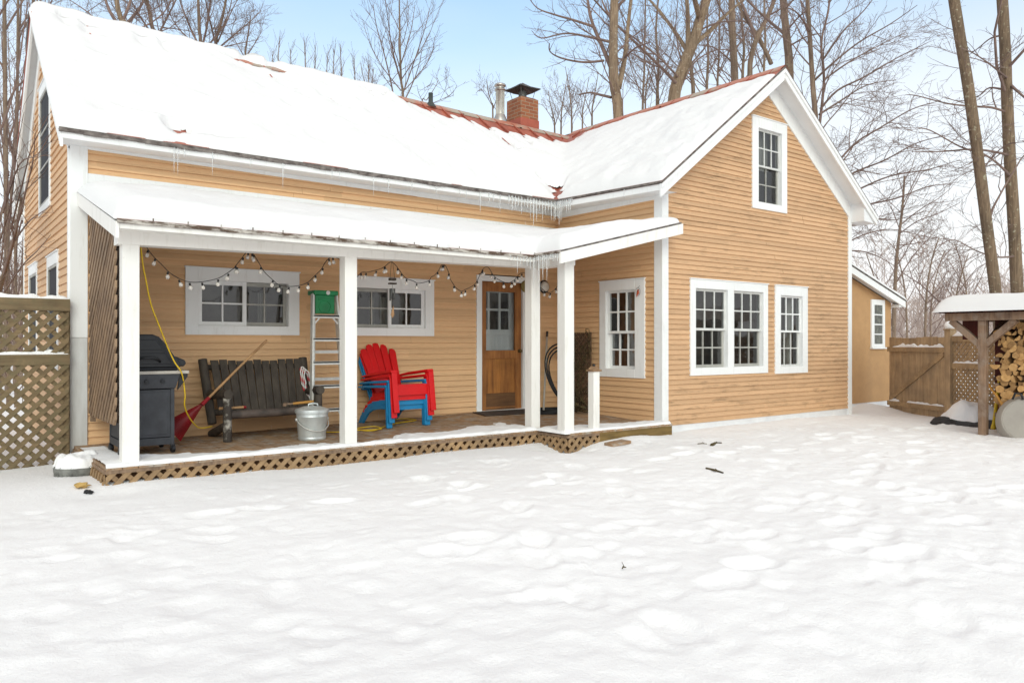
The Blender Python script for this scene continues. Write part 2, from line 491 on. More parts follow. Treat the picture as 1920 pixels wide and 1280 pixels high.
Yf, Yw, Xs, Xe, X0, Yb = 9.946, 7.616, 8.572, 13.753, 1.3345, 14.80
FAC = Frame((0, Yf, 0), (1, 0, 0), (0, -1, 0))
WIN = Frame((0, Yw, 0), (1, 0, 0), (0, -1, 0))
SID = Frame((Xs, 0, 0), (0, 1, 0), (-1, 0, 0))
LGA = Frame((X0, 0, 0), (0, 1, 0), (-1, 0, 0))
ANX = Frame((0, 8.02, 0), (1, 0, 0), (0, -1, 0))

# roof surface
YE, YR = 9.56, 12.37
XWE, XWR, XWE2, YWF = 8.19, 11.16, 14.13, 7.28
XL = 1.17
def zr_main(X): return 6.045 - 0.0163 * (X - XL)
def z_main(X, Y): return 3.82 + (zr_main(X) - 3.82) * (Y - YE) / (YR - YE)
def z_back(X, Y): return z_main(X, 2 * YR - Y)
def zr_wing(Y): return 6.0 + 0.006 * (Y - YWF)
def z_wl(X, Y):
    ze = 3.755 + 0.028 * (Y - YWF)
    return ze + (zr_wing(Y) - ze) * (X - XWE) / (XWR - XWE)
def z_wr(X, Y):
    ze = 3.87
    return ze + (zr_wing(Y) - ze) * (XWE2 - X) / (XWE2 - XWR)
VT = (10.97, YR)

def clap(mb, fr, z0, z1, span, openings, exp, rng, lip=0.024):
    z = z0
    while z < z1 - 0.005:
        zt = min(z + exp, z1)
        a, b = span((z + zt) / 2)
        ivs = [(a, b)]
        for (s0, s1, oz0, oz1) in openings:
            if zt > oz0 and z < oz1:
                nv = []
                for (p, q) in ivs:
                    if s1 <= p or s0 >= q:
                        nv.append((p, q))
                    else:
                        if s0 > p: nv.append((p, s0))
                        if s1 < q: nv.append((s1, q))
                ivs = nv
        for (p, q) in ivs:
            # butt joints along the board, with a little slip between lengths
            x = p
            while x < q - 1e-4:
                L = rng.uniform(1.6, 4.2)
                e = q if x + L > q - 0.4 else x + L
                dz = rng.uniform(-0.002, 0.002); lo = lip + rng.uniform(-0.003, 0.003)
                mb.quad(fr.p(x, z + dz, lo), fr.p(e - 0.002, z + dz + rng.uniform(-.0015, .0015), lo), fr.p(e - 0.002, zt + .002, 0.003), fr.p(x, zt + .002, 0.003))
                mb.quad(fr.p(x, z + dz, 0), fr.p(e - 0.002, z + dz, 0), fr.p(e - 0.002, z + dz, lo), fr.p(x, z + dz, lo))
                x = e
        z = zt

# ================================================================ HOUSE
house = thing('farmhouse', (5.0, 10.0, 0.2), 'tan clapboard farmhouse with white trim, snowy red metal roof and front porch', 'house')
rng = random.Random(3)

winL = (2.5576, 4.0052, 1.5995, 2.4257)
winR = (4.660, 6.1074, 1.5995, 2.4257)
doorO = (6.9894, 7.7988, 0.43, 2.469)
winD = (9.168, 11.130, 1.0039, 2.4614)
winS = (11.337, 12.302, 0.981, 2.4603)
winG = (10.709, 11.680, 3.6915, 5.1876)
winB = (7.929, 8.892, 0.9686, 2.4574)
gA = (10.80, 11.85, 1.15, 2.62)
gB = (12.95, 14.05, 1.15, 2.66)
gT = (11.55, 12.75, 3.28, 5.05)

def inset(w, c=0.10):
    return (w[0] + c, w[1] - c, w[2] + c, w[3] - c)

mb = MB()
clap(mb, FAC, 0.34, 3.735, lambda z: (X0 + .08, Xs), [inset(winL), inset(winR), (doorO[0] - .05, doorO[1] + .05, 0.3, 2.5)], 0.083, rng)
mb.build('front_wall', M['siding_porch_lifted'], house)
mb = MB()
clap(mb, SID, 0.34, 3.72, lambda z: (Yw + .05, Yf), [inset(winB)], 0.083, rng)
mb.build('side_wall', M['siding_porch_lifted'], house)
def wspan(z):
    if z < 3.76: return (Xs + .05, Xe - .05)
    t = (z - 3.76) / (5.83 - 3.76)
    return (Xs - .02 + t * (XWR - Xs), Xe + .02 - t * (Xe - XWR))
mb = MB()
clap(mb, WIN, 0.287, 5.80, wspan, [inset(winD), inset(winS), inset(winG)], 0.0745, rng)
mb.build('gable_wall', M['siding_wing'], house)
def gspan(z):
    if z < 3.8: return (Yf + .03, Yb - .03)
    t = (z - 3.8) / (5.88 - 3.8)
    return (Yf + t * (YR - Yf), Yb - t * (Yb - YR))
mb = MB()
clap(mb, LGA, 0.2, 5.85, gspan, [inset(gA), inset(gB), inset(gT)], 0.095, rng, 0.02)
mb.build('gable_wall', M['siding_gable'], house)
mb = MB()  # far walls, out of sight but closing the house
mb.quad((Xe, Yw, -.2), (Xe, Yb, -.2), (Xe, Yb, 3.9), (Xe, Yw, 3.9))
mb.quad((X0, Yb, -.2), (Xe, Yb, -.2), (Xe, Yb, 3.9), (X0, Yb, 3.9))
mb.build('rear_wall', M['siding_porch_lifted'], house)

# foundation
mb = MB()
WIN.box(mb, Xs - .005, Xe + .005, -0.3, 0.287, -.05, .012)
LGA.box(mb, Yf, Yb, -.3, .2, -.05, .01)
FAC.box(mb, X0, Xs, -.3, .34, -.05, .004)
SID.box(mb, Yw, Yf, -.3, .34, -.05, .006)
mb.box(Xe - .04, Xe + .01, Yw + .02, Yb, -.3, .3)
mb.build('foundation', M['foundation'], house)

# corner boards, friezes, flashing boards
for parts in ([(FAC, X0 - .012, X0 + .165, 1.56, 3.735, -.02, .035), (LGA, Yf, Yf + .085, .1, 3.72, -.02, .026)], [(LGA, Yb - .1, Yb, .1, 3.72, -.02, .026)],
              [(WIN, Xs - .004, Xs + .105, .10, 3.70, -.02, .032), (SID, Yw - .03, Yw + .13, .10, 3.66, -.02, .028)], [(WIN, Xe - .105, Xe + .012, .1, 3.86, -.02, .032)]):
    mb = MB()
    for (fr, *q) in parts: fr.box(mb, *q)
    mb.build('corner_board', M['white'], house, bevel=.003)
mb = MB()
FAC.box(mb, X0 - .010, X0 + .163, .05, 1.557, -.02, .036)
mb.build('corner_board', M['grey_trim'], house, bevel=.003)['label'] = 'greyed lower corner board beside the porch'
mb = MB()
mb.hexa([(X0 + .165, Yf - .03, 3.70), (Xs - .03, Yf - .03, 3.635), (Xs - .03, Yf + .01, 3.635), (X0 + .165, Yf + .01, 3.70), (X0 + .165, Yf - .03, 3.735), (Xs - .03, Yf - .03, 3.735), (Xs - .03, Yf + .01, 3.735), (X0 + .165, Yf + .01, 3.735)])
FAC.box(mb, X0 + .165, Xs - .03, 3.19, 3.43, -.01, .028)
SID.box(mb, Yw + .13, Yf - .03, 3.60, 3.70, -.01, .030)
SID.box(mb, Yw + .13, Yf - .03, 3.17, 3.33, -.01, .028)
mb.build('frieze_board', M['white'], house, bevel=.003)
# gable friezes following the rakes
def rake_strip(mb, fr, a0, z0, a1, z1, w, o0, o1):
    p = [fr.p(a0, z0, o0), fr.p(a1, z1, o0), fr.p(a1, z1 - w, o0), fr.p(a0, z0 - w, o0)]
    e = Vector(fr.n) * (o1 - o0)
    mb.prism(p, e)
mb = MB()
for (fr, a0, z0_, a1, z1_, w_) in ((WIN, Xs, 3.995, XWR, 5.93, .33), (WIN, Xe, 4.095, XWR, 5.93, .33), (LGA, Yf, 4.05, YR, 5.96, .36), (LGA, Yb, 4.05, YR, 5.96, .36)):
    mb = MB(); rake_strip(mb, fr, a0, z0_, a1, z1_, w_, -.01, .0345 if a0 in (Xs, Yf) else .0340)
    mb.build('gable_frieze', M['white'], house)

# ---- roof slabs
def slab(mb, pts, zf, t0=0.0, t1=0.06, mi=0):
    top = [Vector((x, y, zf(x, y) + t0)) for x, y in pts]
    n = len(top); k = len(mb.v)
    mb.v += [tuple(p) for p in top] + [(p.x, p.y, p.z - t1) for p in top]
    mb.f.append(tuple(range(k, k + n))); mb.m.append(mi)
    mb.f.append(tuple(range(k + 2 * n - 1, k + n - 1, -1))); mb.m.append(mi)
    for i in range(n):
        j = (i + 1) % n
        mb.f.append((k + i, k + n + i, k + n + j, k + j)); mb.m.append(1)

mb = MB()
slab(mb, [(XL, YE), (XWE, YE), VT, (XL, YR)], z_main, 0, .035)
slab(mb, [(XWE, YE), (XWE, YWF), (XWR, YWF), (XWR, YR), VT], z_wl, 0, .035)
slab(mb, [(XWR, YWF), (XWE2, YWF), (XWE2, 15.18), (XWR, 15.18)], z_wr, 0, .035)
slab(mb, [(XL, YR), (XWR, YR), (XWE, 15.18), (XL, 15.18)], z_back, 0, .035)
slab(mb, [(XWR, YR), (XWR, 15.18), (XWE, 15.18)], lambda x, y: z_wl(x, min(y, YE)), 0, .035)
# standing seams
x = XL + .25
while x < 10.9:
    y0 = YE if x < XWE else YE + (x - XWE) * (YR - YE) / (VT[0] - XWE)
    p = Vector((x, y0 + .14, z_main(x, y0 + .14) + .012)); q = Vector((x, YR - .03, z_main(x, YR - .03) + .012))
    mb.bar(p, q, .022, .03)
    x += .42
y = YWF + .2
while y < YR - .1:
    x0 = XWE if y < YE else XWE + (y - YE) * (VT[0] - XWE) / (YR - YE)
    mb.bar((x0 + .14, y, z_wl(x0 + .14, y) + .012), (XWR - .03, y, z_wl(XWR - .03, y) + .012), .022, .03)
    y += .42
roof = mb.build('roof', [M['red_roof'], M['drip']], house)
mb = MB()
def capline(mb, pts, w=.13, drop=.095):
    for (p, q) in zip(pts[:-1], pts[1:]):
        p = Vector(p); q = Vector(q); d = (q - p); d.z = 0; d.normalize(); sd = Vector((-d.y, d.x, 0)) * w
        up = Vector((0, 0, .022)); dn = Vector((0, 0, -drop))
        for s in (1, -1):
            mb.quad(p + up, q + up, q + sd * s + dn + up, p + sd * s + dn + up)
            mb.quad(p + sd * s + dn + up, q + sd * s + dn + up, q + sd * s + dn, p + sd * s + dn)
xs = [XL + i * (10.95 - XL) / 7 for i in range(8)]
for a, b in zip(xs[:-1], xs[1:]):
    capline(mb, [(a, YR, zr_main(a)), (b + .05, YR, zr_main(b + .05) + .002)])
ys = [YWF + i * (YR - YWF) / 2 for i in range(3)]
for a, b in zip(ys[:-1], ys[1:]):
    capline(mb, [(XWR, a, zr_wing(a)), (XWR, b + .05, zr_wing(b) + .002)])
mb.build('ridge_cap', M['ridge'], roof)
# dark dirty metal edge along the eaves
mb = MB()
nseg = 90
for i in range(nseg):
    a = XL + (XWE - XL) * i / nseg; b = XL + (XWE - XL) * (i + 1) / nseg
    h = .042 + .018 * noise.noise((a * 3, 2, 0))
    mb.box(a, b, YE - .016 - .012 * noise.noise((a * 5, 0, 1)), YE + .02, 3.82 - h, 3.825)
for i in range(30):
    a = YWF + (YE - YWF) * i / 30; b = YWF + (YE - YWF) * (i + 1) / 30
    z = 3.755 + .028 * (a - YWF)
    mb.box(XWE - .010 - .008 * noise.noise((a * 5, 0, 4)), XWE + .02, a, b, z - .024, z + .004)
mb.build('drip_edge', M['drip'], roof)

# fascia, soffits, rake boards
mb = MB()
mb.box(XL + .03, XWE + .05, YE + .014, YE + .05, 3.715, 3.786)
mb.hexa([(XWE + .014, YWF + .04, 3.635), (XWE + .05, YWF + .04, 3.635), (XWE + .05, YE + .05, 3.695), (XWE + .014, YE + .05, 3.695),
         (XWE + .014, YWF + .04, 3.722), (XWE + .05, YWF + .04, 3.722), (XWE + .05, YE + .05, 3.787), (XWE + .014, YE + .05, 3.787)])
def rakeboard(mb, p, q, n, w, th):
    # vertical board of height w under line p-q, thickness th along n
    p = Vector(p); q = Vector(q); d = Vector((0, 0, w)); n = Vector(n) * th
    mb.prism([p, q, q - d, p - d], n)
rakeboard(mb, (XWE, YWF + .012, 3.72), (XWR, YWF + .012, 5.963), (0, 1, 0), .19, .03)
rakeboard(mb, (XWR, YWF + .012, 5.963), (XWE2, YWF + .012, 3.832), (0, 1, 0), .15, .03)
rakeboard(mb, (XL + .012, YE + .02, 3.79), (XL + .012, YR, 6.005), (1, 0, 0), .17, .03)
rakeboard(mb, (XL + .012, YR, 6.005), (XL + .012, 2 * YR - YE, 3.79), (1, 0, 0), .19, .03)
# crown moulding strip on the wing rakes
rakeboard(mb, (XWE, YWF - .012, 3.716), (XWR, YWF - .012, 5.959), (0, 1, 0), .06, .025)
rakeboard(mb, (XWR, YWF - .012, 5.959), (XWE2, YWF - .012, 3.828), (0, 1, 0), .06, .025)
mb.build('rake_board', M['white'], house, bevel=.003)
mb = MB()
mb.quad((XL + .04, YE + .05, 3.725), (XWE + .05, YE + .05, 3.725), (XWE + .4, Yf, 3.725), (XL + .04, Yf, 3.725))
mb.quad((XWE + .05, YWF + .05, 3.645), (XWE + .05, YE + .05, 3.70), (Xs, Yf, 3.70), (Xs, YWF + .05, 3.645))
for (xa, xb, zf) in ((XWE + .05, XWR, z_wl), (XWR, XWE2, z_wr)):
    mb.quad((xa, YWF + .04, zf(xa, YWF) - .10), (xb, YWF + .04, zf(xb, YWF) - .10), (xb, Yw, zf(xb, YWF) - .10), (xa, Yw, zf(xa, YWF) - .10))
mb.prism([(Xe - .03, YWF + .046, 3.735), (XWE2 + .01, YWF + .046, 3.715), (XWE2 + .01, YWF + .046, 3.80), (Xe - .03, YWF + .046, z_wr(Xe - .03, YWF) - .06)], (0, .33, 0))
mb.box(XWE2 - .02, XWE2 + .014, YWF + .045, Yb + .2, 3.72, 3.83)
for (ya, yb, zf) in ((YE + .05, YR, z_main), (YR, 2 * YR - YE, z_back)):
    mb.quad((XL + .04, ya, zf(XL, ya) - .10), (XL + .04, yb, zf(XL, yb) - .10), (X0, yb, zf(XL, yb) - .10), (X0, ya, zf(XL, ya) - .10))
mb.box(XL + .02, X0 + .1, Yb - .02, Yb + .42, 3.55, 3.79)
mb.build('soffit', M['soffit'], house)

# chimney, stove pipe, vent
mb = MB()
mb.box(9.76, 10.22, 12.47, 12.95, 6.12, 6.56)
mb.build('chimney', M['brick'], roof)
mb = MB()
mb.box(9.745, 10.235, 12.455, 12.965, 5.6, 6.125)
mb.build('chimney_base', M['brickred'], roof, bevel=.01)
mb = MB()
mb.box(9.80, 10.18, 12.51, 12.91, 6.56, 6.585)
mb.lathe([(.085, 0), (.085, .16), (.07, .16), (.07, 0)], (9.99, 12.71, 6.585), 16)
mb.tube([(9.99, 12.71, 6.6), (9.99, 12.71, 6.84)], .022, 8)
hw = .27; zc = 6.80
cc = Vector((9.99, 12.71, zc))
cor = [cc + Vector((sx * hw, sy * hw, 0)) for sx, sy in ((-1, -1), (1, -1), (1, 1), (-1, 1))]
mids = [(cor[i] + cor[(i + 1) % 4]) / 2 + Vector((0, 0, -.012)) for i in range(4)]
ap = cc + Vector((0, 0, .14)); ap2 = cc + Vector((0, 0, .115))
for i in range(4):
    for (a, b) in ((cor[i], mids[i]), (mids[i], cor[(i + 1) % 4])):
        c1 = a.lerp(ap, .55) + Vector((0, 0, -.022)); c2 = b.lerp(ap, .55) + Vector((0, 0, -.022))
        mb.quad(a, b, c2, c1); mb.poly([c1, c2, ap])
        d = Vector((0, 0, -.02))
        mb.quad(a, b, b + d, a + d); mb.poly([a + d, b + d, ap2])
for sx, sy in ((-1, -1), (1, -1), (1, 1), (-1, 1)):
    mb.tube([(9.99 + sx * .15, 12.71 + sy * .15, 6.58), cc + Vector((sx * .2, sy * .2, .01))], .006, 5)
mb.build('chimney_cap', simple('dull_cap_metal', (0.16, 0.155, 0.14), (0.07, 0.07, 0.07), 6, .5, .6), roof)
mb = MB()
sp = (9.34, 12.62)
mb.lathe([(.165, 5.72), (.15, 6.0), (.095, 6.13)], (sp[0], sp[1], 0), 20)
mb.lathe([(.085, 6.1), (.085, 6.62), (.115, 6.625), (.115, 6.645), (.085, 6.65), (.085, 6.70), (.115, 6.705), (.12, 6.73), (.105, 6.75), (.02, 6.765)], (sp[0], sp[1], 0), 20)
for j in range(20):
    t = 2 * math.pi * j / 20
    mb.tube([(sp[0] + .086 * math.cos(t), sp[1] + .086 * math.sin(t), 6.12), (sp[0] + .086 * math.cos(t), sp[1] + .086 * math.sin(t), 6.61)], .006, 4, False)
mb.build('stove_pipe', M['pipe'], roof, smooth=True)
mb = MB()
vp = (7.5, 12.30)
mb.lathe([(.043, 5.75), (.043, 6.13), (.030, 6.13), (.030, 5.9)], (vp[0], vp[1], 0), 14)
mb.lathe([(.11, 5.86), (.05, 5.96)], (vp[0], vp[1], 0), 14)
mb.build('vent_pipe', simple('dark_vent', (0.05, .06, .055), None, 5, .5), roof, smooth=True)

# ---------------------------------------------------------------- windows
def window(fr, w, cw, sashes, casing_mat='white', room_d=.6, curtains=(), sill=True, lab=None, extra_casing=(), O=.034):
    s0, s1, z0, z1 = w
    l, r, t, b = cw
    mb = MB()
    fr.box(mb, s0, s0 + l, z0, z1, -.01, O)
    fr.box(mb, s1 - r, s1, z0, z1, -.01, O)
    fr.box(mb, s0 + l, s1 - r, z1 - t, z1, -.01, O + .002)
    fr.box(mb, s0 + l, s1 - r, z0, z0 + b, -.01, O + .002)
    for (a0, a1) in extra_casing:
        fr.box(mb, a0, a1, z0 + b, z1 - t, -.08, O)
    # head drip cap and jambs
    fr.box(mb, s0 - .012, s1 + .012, z1, z1 + .016, -.01, O + .016)
    D = -.10
    fr.box(mb, s0 + l - .012, s0 + l, z0 + b - .01, z1 - t + .01, D, -.011)
    fr.box(mb, s1 - r, s1 - r + .012, z0 + b - .01, z1 - t + .01, D, -.011)
    fr.box(mb, s0 + l, s1 - r, z1 - t, z1 - t + .012, D, -.011)
    fr.box(mb, s0 + l, s1 - r, z0 + b - .012, z0 + b, D, -.011)
    win = mb.build('window', M[casing_mat], house, bevel=.003)
    if lab: win['label'] = lab
    pm = MB()
    for sh in sashes:
        a0, a1, c0, c1, o, cols, rows = sh[:7]
        fw = sh[7] if len(sh) > 7 else .045
        mw = sh[8] if len(sh) > 8 else .02
        mat = sh[9] if len(sh) > 9 else 'sash'
        sm = MB()
        th = .03
        fr.box(sm, a0, a0 + fw, c0, c1, o - th, o)
        fr.box(sm, a1 - fw, a1, c0, c1, o - th, o)
        fr.box(sm, a0 + fw, a1 - fw, c0, c0 + fw, o - th, o - .001)
        fr.box(sm, a0 + fw, a1 - fw, c1 - fw, c1, o - th, o - .001)
        for i in range(1, cols):
            c = a0 + fw + (a1 - a0 - 2 * fw) * i / cols
            fr.box(sm, c - mw / 2, c + mw / 2, c0 + fw, c1 - fw, o - th + .003, o - .003)
        for i in range(1, rows):
            c = c0 + fw + (c1 - c0 - 2 * fw) * i / rows
            fr.box(sm, a0 + fw, a1 - fw, c - mw / 2, c + mw / 2, o - th + .004, o - .004)
        sm.build('sash', M[mat], win)
        e = .004
        pm.quad(fr.p(a0 + fw - e, c0 + fw - e, o - .017), fr.p(a1 - fw + e, c0 + fw - e, o - .017), fr.p(a1 - fw + e, c1 - fw + e, o - .017), fr.p(a0 + fw - e, c1 - fw + e, o - .017))
    pm.build('pane', M['screen'] if fr is LGA else (M['glass_dull'] if fr is SID else M['glass']), win)
    rm = MB()
    A0, A1, Z0, Z1 = s0 - .25, s1 + .25, z0 - .2, z1 + .1
    if fr is LGA and z1 > 4: A0, A1 = s0 + .1, s1 - .1
    P = fr.p
    o0, o1 = -.115, -room_d
    rm.quad(P(A0, Z0, o1), P(A1, Z0, o1), P(A1, Z1, o1), P(A0, Z1, o1))
    rm.quad(P(A0, Z0, o0), P(A0, Z0, o1), P(A0, Z1, o1), P(A0, Z1, o0))
    rm.quad(P(A1, Z0, o0), P(A1, Z0, o1), P(A1, Z1, o1), P(A1, Z1, o0))
    rm.quad(P(A0, Z0, o0), P(A1, Z0, o0), P(A1, Z0, o1), P(A0, Z0, o1))
    rm.quad(P(A0, Z1, o0), P(A1, Z1, o0), P(A1, Z1, o1), P(A0, Z1, o1))
    i0, i1, j0, j1 = s0 + l - .01, s1 - r + .01, z0 + b - .01, z1 - t + .01
    for q in ((A0, i0, Z0, Z1), (i1, A1, Z0, Z1), (i0, i1, Z0, j0), (i0, i1, j1, Z1)):
        rm.quad(P(q[0], q[2], o0), P(q[1], q[2], o0), P(q[1], q[3], o0), P(q[0], q[3], o0))
    rm.build('room', M['room'], win)
    if curtains:
        cm = MB()
        for (a0, a1, c0, c1, o) in curtains:
            n = 14
            for i in range(n):
                x0 = a0 + (a1 - a0) * i / n; x1 = a0 + (a1 - a0) * (i + 1) / n
                w0 = .015 * math.sin(i * 1.9); w1 = .015 * math.sin((i + 1) * 1.9)
                cm.quad(P(x0, c0, o + w0), P(x1, c0, o + w1), P(x1, c1, o + w1), P(x0, c1, o + w0))
        cm.build('curtain', M['curtain'], win)
    return win

# sliders behind the porch
for (w, first) in ((winL, True), (winR, False)):
    s0, s1, z0, z1 = w
    i0, i1, j0, j1 = s0 + .155, s1 - .15, z0 + .115, z1 - .15
    m = (i0 + i1) / 2
    front = (i0, m + .03, j0, j1, -.008, 2, 2, .05, .02, 'white')
    back = (m - .02, i1, j0 + .004, j1 - .004, -.045, 2, 2, .045, .02, 'sash_dark')
    if not first:
        front = (m - .03, i1, j0, j1, -.008, 2, 2, .05, .02, 'white')
        back = (i0, m + .02, j0 + .004, j1 - .004, -.045, 2, 2, .045, .02, 'sash_dark')
    cur = [(m + .12, m + .18, j0, j1 - .12, -.35), (m + .34, m + .46, j0, j1 - .10, -.5)] if first else [(m + .02, m + .12, j0, j1 - .1, -.35), (m - .14, m - .06, j0, j1 - .1, -.4)]
    window(FAC, w, (.155, .15, .15, .115), [front, back], curtains=cur,
           lab='sliding porch window left of the ladder' if first else 'sliding porch window behind the red chair')
# wing windows
s0, s1, z0, z1 = winD
ml, mr = 10.065, 10.225
zm = z0 + .115 + (z1 - z0 - .25) * .49
sl = []
for (a0, a1) in ((s0 + .125, ml), (mr, s1 - .125)):
    sl.append((a0, a1, zm - .02, z1 - .135, -.012, 3, 2, .035, .022, 'sash'))
    sl.append((a0 + .0, a1 - .0, z0 + .115, zm + .02, -.05, 3, 2, .045, .022, 'sash_dark'))
window(WIN, winD, (.125, .125, .135, .115), sl, extra_casing=[(ml, mr)], lab='double window on the gable wall')
s0, s1, z0, z1 = winS
zm = z0 + .115 + (z1 - z0 - .25) * .49
window(WIN, winS, (.16, .155, .16, .115), [(s0 + .16, s1 - .155, zm - .02, z1 - .16, -.012, 3, 2, .03, .022, 'white'), (s0 + .16, s1 - .155, z0 + .115, zm + .02, -.05, 3, 2, .035, .02, 'sash')],
       curtains=[(s0 + .16, s0 + .30, z0 + .1, z1 - .1, -.2), (s1 - .34, s1 - .16, z0 + .1, z1 - .1, -.2)], lab='narrow single window on the gable wall')
s0, s1, z0, z1 = winG
zm = z0 + .115 + (z1 - z0 - .25) * .49
window(WIN, winG, (.165, .155, .17, .115), [(s0 + .165, s1 - .155, zm - .02, z1 - .17, -.012, 3, 2, .03, .02, 'sash'), (s0 + .165, s1 - .155, z0 + .115, zm + .02, -.05, 2, 2, .03, .02, 'sash_dark')],
       curtains=[(s0 + .1, s1 - .1, zm + .02, z1 - .1, -.3)], lab='upper window high in the gable')
s0, s1, z0, z1 = winB
zm = z0 + .13 + (z1 - z0 - .28) * .47
window(SID, winB, (.20, .14, .15, .13), [(s0 + .2, s1 - .14, zm - .02, z1 - .15, -.012, 3, 2, .035, .024, 'white'), (s0 + .2, s1 - .14, z0 + .13, zm + .02, -.05, 3, 2, .045, .024, 'white')],
       lab='side window under the porch roof')
for (w, lb) in ((gA, 'lower left gable window nearer the corner'), (gB, 'lower left gable window farther back'), (gT, 'tall upper window of the left gable')):
    s0, s1, z0, z1 = w
    window(LGA, w, (.10, .08, .14, .10), [(s0 + .10, s1 - .08, z0 + .10, z1 - .14, .022, 1, 2 if w is not gT else 3, .035, .025, 'sash_dark')], lab=lb, O=.026)
# ---- door
mb = MB()
s0, s1, z0, z1 = doorO
FAC.box(mb, 6.8856, s0 - .005, .40, z1 + .005, -.02, .034)
FAC.box(mb, s1 + .005, s1 + .115, .40, z1 + .005, -.02, .034)
FAC.box(mb, 6.8856, s1 + .115, z1 + .005, z1 + .095, -.02, .036)
FAC.box(mb, 6.8856, s1 + .115, .345, .43, -.08, .06)
mb.build('door_frame', M['white'], house, bevel=.003)
mb = MB()
wd = s1 - s0; hd = z1 - z0
gx0, gx1 = s0 + .13 * wd, s0 + .85 * wd
gz0, gz1 = z0 + .465 * hd, z1 - .075 * hd
px0, px1, pz0, pz1 = s0 + .13 * wd, s0 + .87 * wd, z0 + .165 * hd, z0 + .40 * hd
FAC.box(mb, s0, gx0, z0, z1, -.06, -.01); FAC.box(mb, gx1, s1, z0, z1, -.06, -.01)
FAC.box(mb, gx0, gx1, gz1, z1, -.06, -.011); FAC.box(mb, gx0, gx1, z0 + .40 * hd, gz0, -.06, -.011)
FAC.box(mb, gx0, gx1, z0 + .03, z0 + .05, -.06, -.012)
door = mb.build('door', M['door'], house, bevel=.004)
mb = MB()
FAC.box(mb, gx0, (gx0 + gx1) / 2 - .012, z0 + .13 * hd, z0 + .40 * hd, -.05, -.026)
FAC.box(mb, (gx0 + gx1) / 2 + .012, gx1, z0 + .13 * hd, z0 + .40 * hd, -.05, -.026)
FAC.box(mb, (gx0 + gx1) / 2 - .012, (gx0 + gx1) / 2 + .012, z0 + .13 * hd, z0 + .40 * hd, -.05, -.022)
mb.build('door_panel', M['door_panel'], door, bevel=.004)
mb = MB(); FAC.box(mb, gx0, gx1, z0, z0 + .13 * hd, -.055, -.014)
mb.build('kick_rail', M['door_kick'], door, bevel=.003)
mb = MB()
mb.quad(FAC.p(gx0 - .003, gz0 - .003, -.035), FAC.p(gx1 + .003, gz0 - .003, -.035), FAC.p(gx1 + .003, gz1 + .003, -.035), FAC.p(gx0 - .003, gz1 + .003, -.035))
mb.build('pane', M['glass'], door)
mb = MB()   # white inner door seen through the glass
o = -.13
FAC.box(mb, s0 + .0, s1 - .03, gz0 - .1, gz0 + .36 * (gz1 - gz0), o - .03, o)
ix = [s0 + .02, s0 + .24, s0 + .46, s0 + .665]
for c in ix: FAC.box(mb, c - .02, c + .02, gz0 + .36 * (gz1 - gz0), z1, o - .03, o)
FAC.box(mb, s0 + .665, s1 - .03, gz0 + .36 * (gz1 - gz0), z1, o - .03, o - .001)
for c in (gz0 + .70 * (gz1 - gz0), gz1 + .01): FAC.box(mb, s0, s1 - .03, c - .018, c + .018, o - .031, o + .001)
for (a, b) in ((s0 + .03, s0 + .30), (s0 + .36, s0 + .62)):
    FAC.box(mb, a, b, gz0 - .05, gz0 + .26 * (gz1 - gz0), o, o + .008)
mb.build('inner_door', M['white'], door, bevel=.004)
mb = MB()
P = FAC.p
for q in ((s0 - .1, s1 + .1, .4, 2.6),):
    mb.quad(P(q[0], q[2], -.5), P(q[1], q[2], -.5), P(q[1], q[3], -.5), P(q[0], q[3], -.5))
    mb.quad(P(q[0], q[2], -.07), P(q[0], q[2], -.5), P(q[0], q[3], -.5), P(q[0], q[3], -.07))
    mb.quad(P(q[1], q[2], -.07), P(q[1], q[2], -.5), P(q[1], q[3], -.5), P(q[1], q[3], -.07))
    mb.quad(P(q[0], q[3], -.07), P(q[1], q[3], -.07), P(q[1], q[3], -.5), P(q[0], q[3], -.5))
mb.build('hallway', M['room'], door)
mb = MB()
kx = s1 - .05; kz = z0 + .46 * hd
c = Vector(FAC.p(kx, kz, -.01))
mb.lathe([(.001, -.0), (.026, 0), (.026, .006), (.011, .008), (.011, .03), (.024, .035), (.028, .05), (.02, .062), (.001, .066)], c, 14, (0, -1, 0))
mb.build('door_knob', M['brass'], door, smooth=True)
# porch lamp by the door
mb = MB()
c = Vector(FAC.p(8.02, 2.375, 0)); c2 = at_y(1027, 537, Yf - .12)
lampc = Vector((c2.x, Yf, c2.z))
mb.lathe([(.001, .09), (.055, .085), (.085, .06), (.09, .02), (.06, 0)], lampc, 18, (0, -1, 0))
pl = mb.build('porch_lamp', simple('frosted_lamp', (.75, .72, .66), (.6, .57, .5), 8, .25), house, smooth=True)
mb = MB(); mb.lathe([(.11, .0), (.11, .03), (.095, .045), (.092, .02)], lampc, 18, (0, -1, 0))
mb.build('lamp_ring', M['black'], pl, smooth=True)

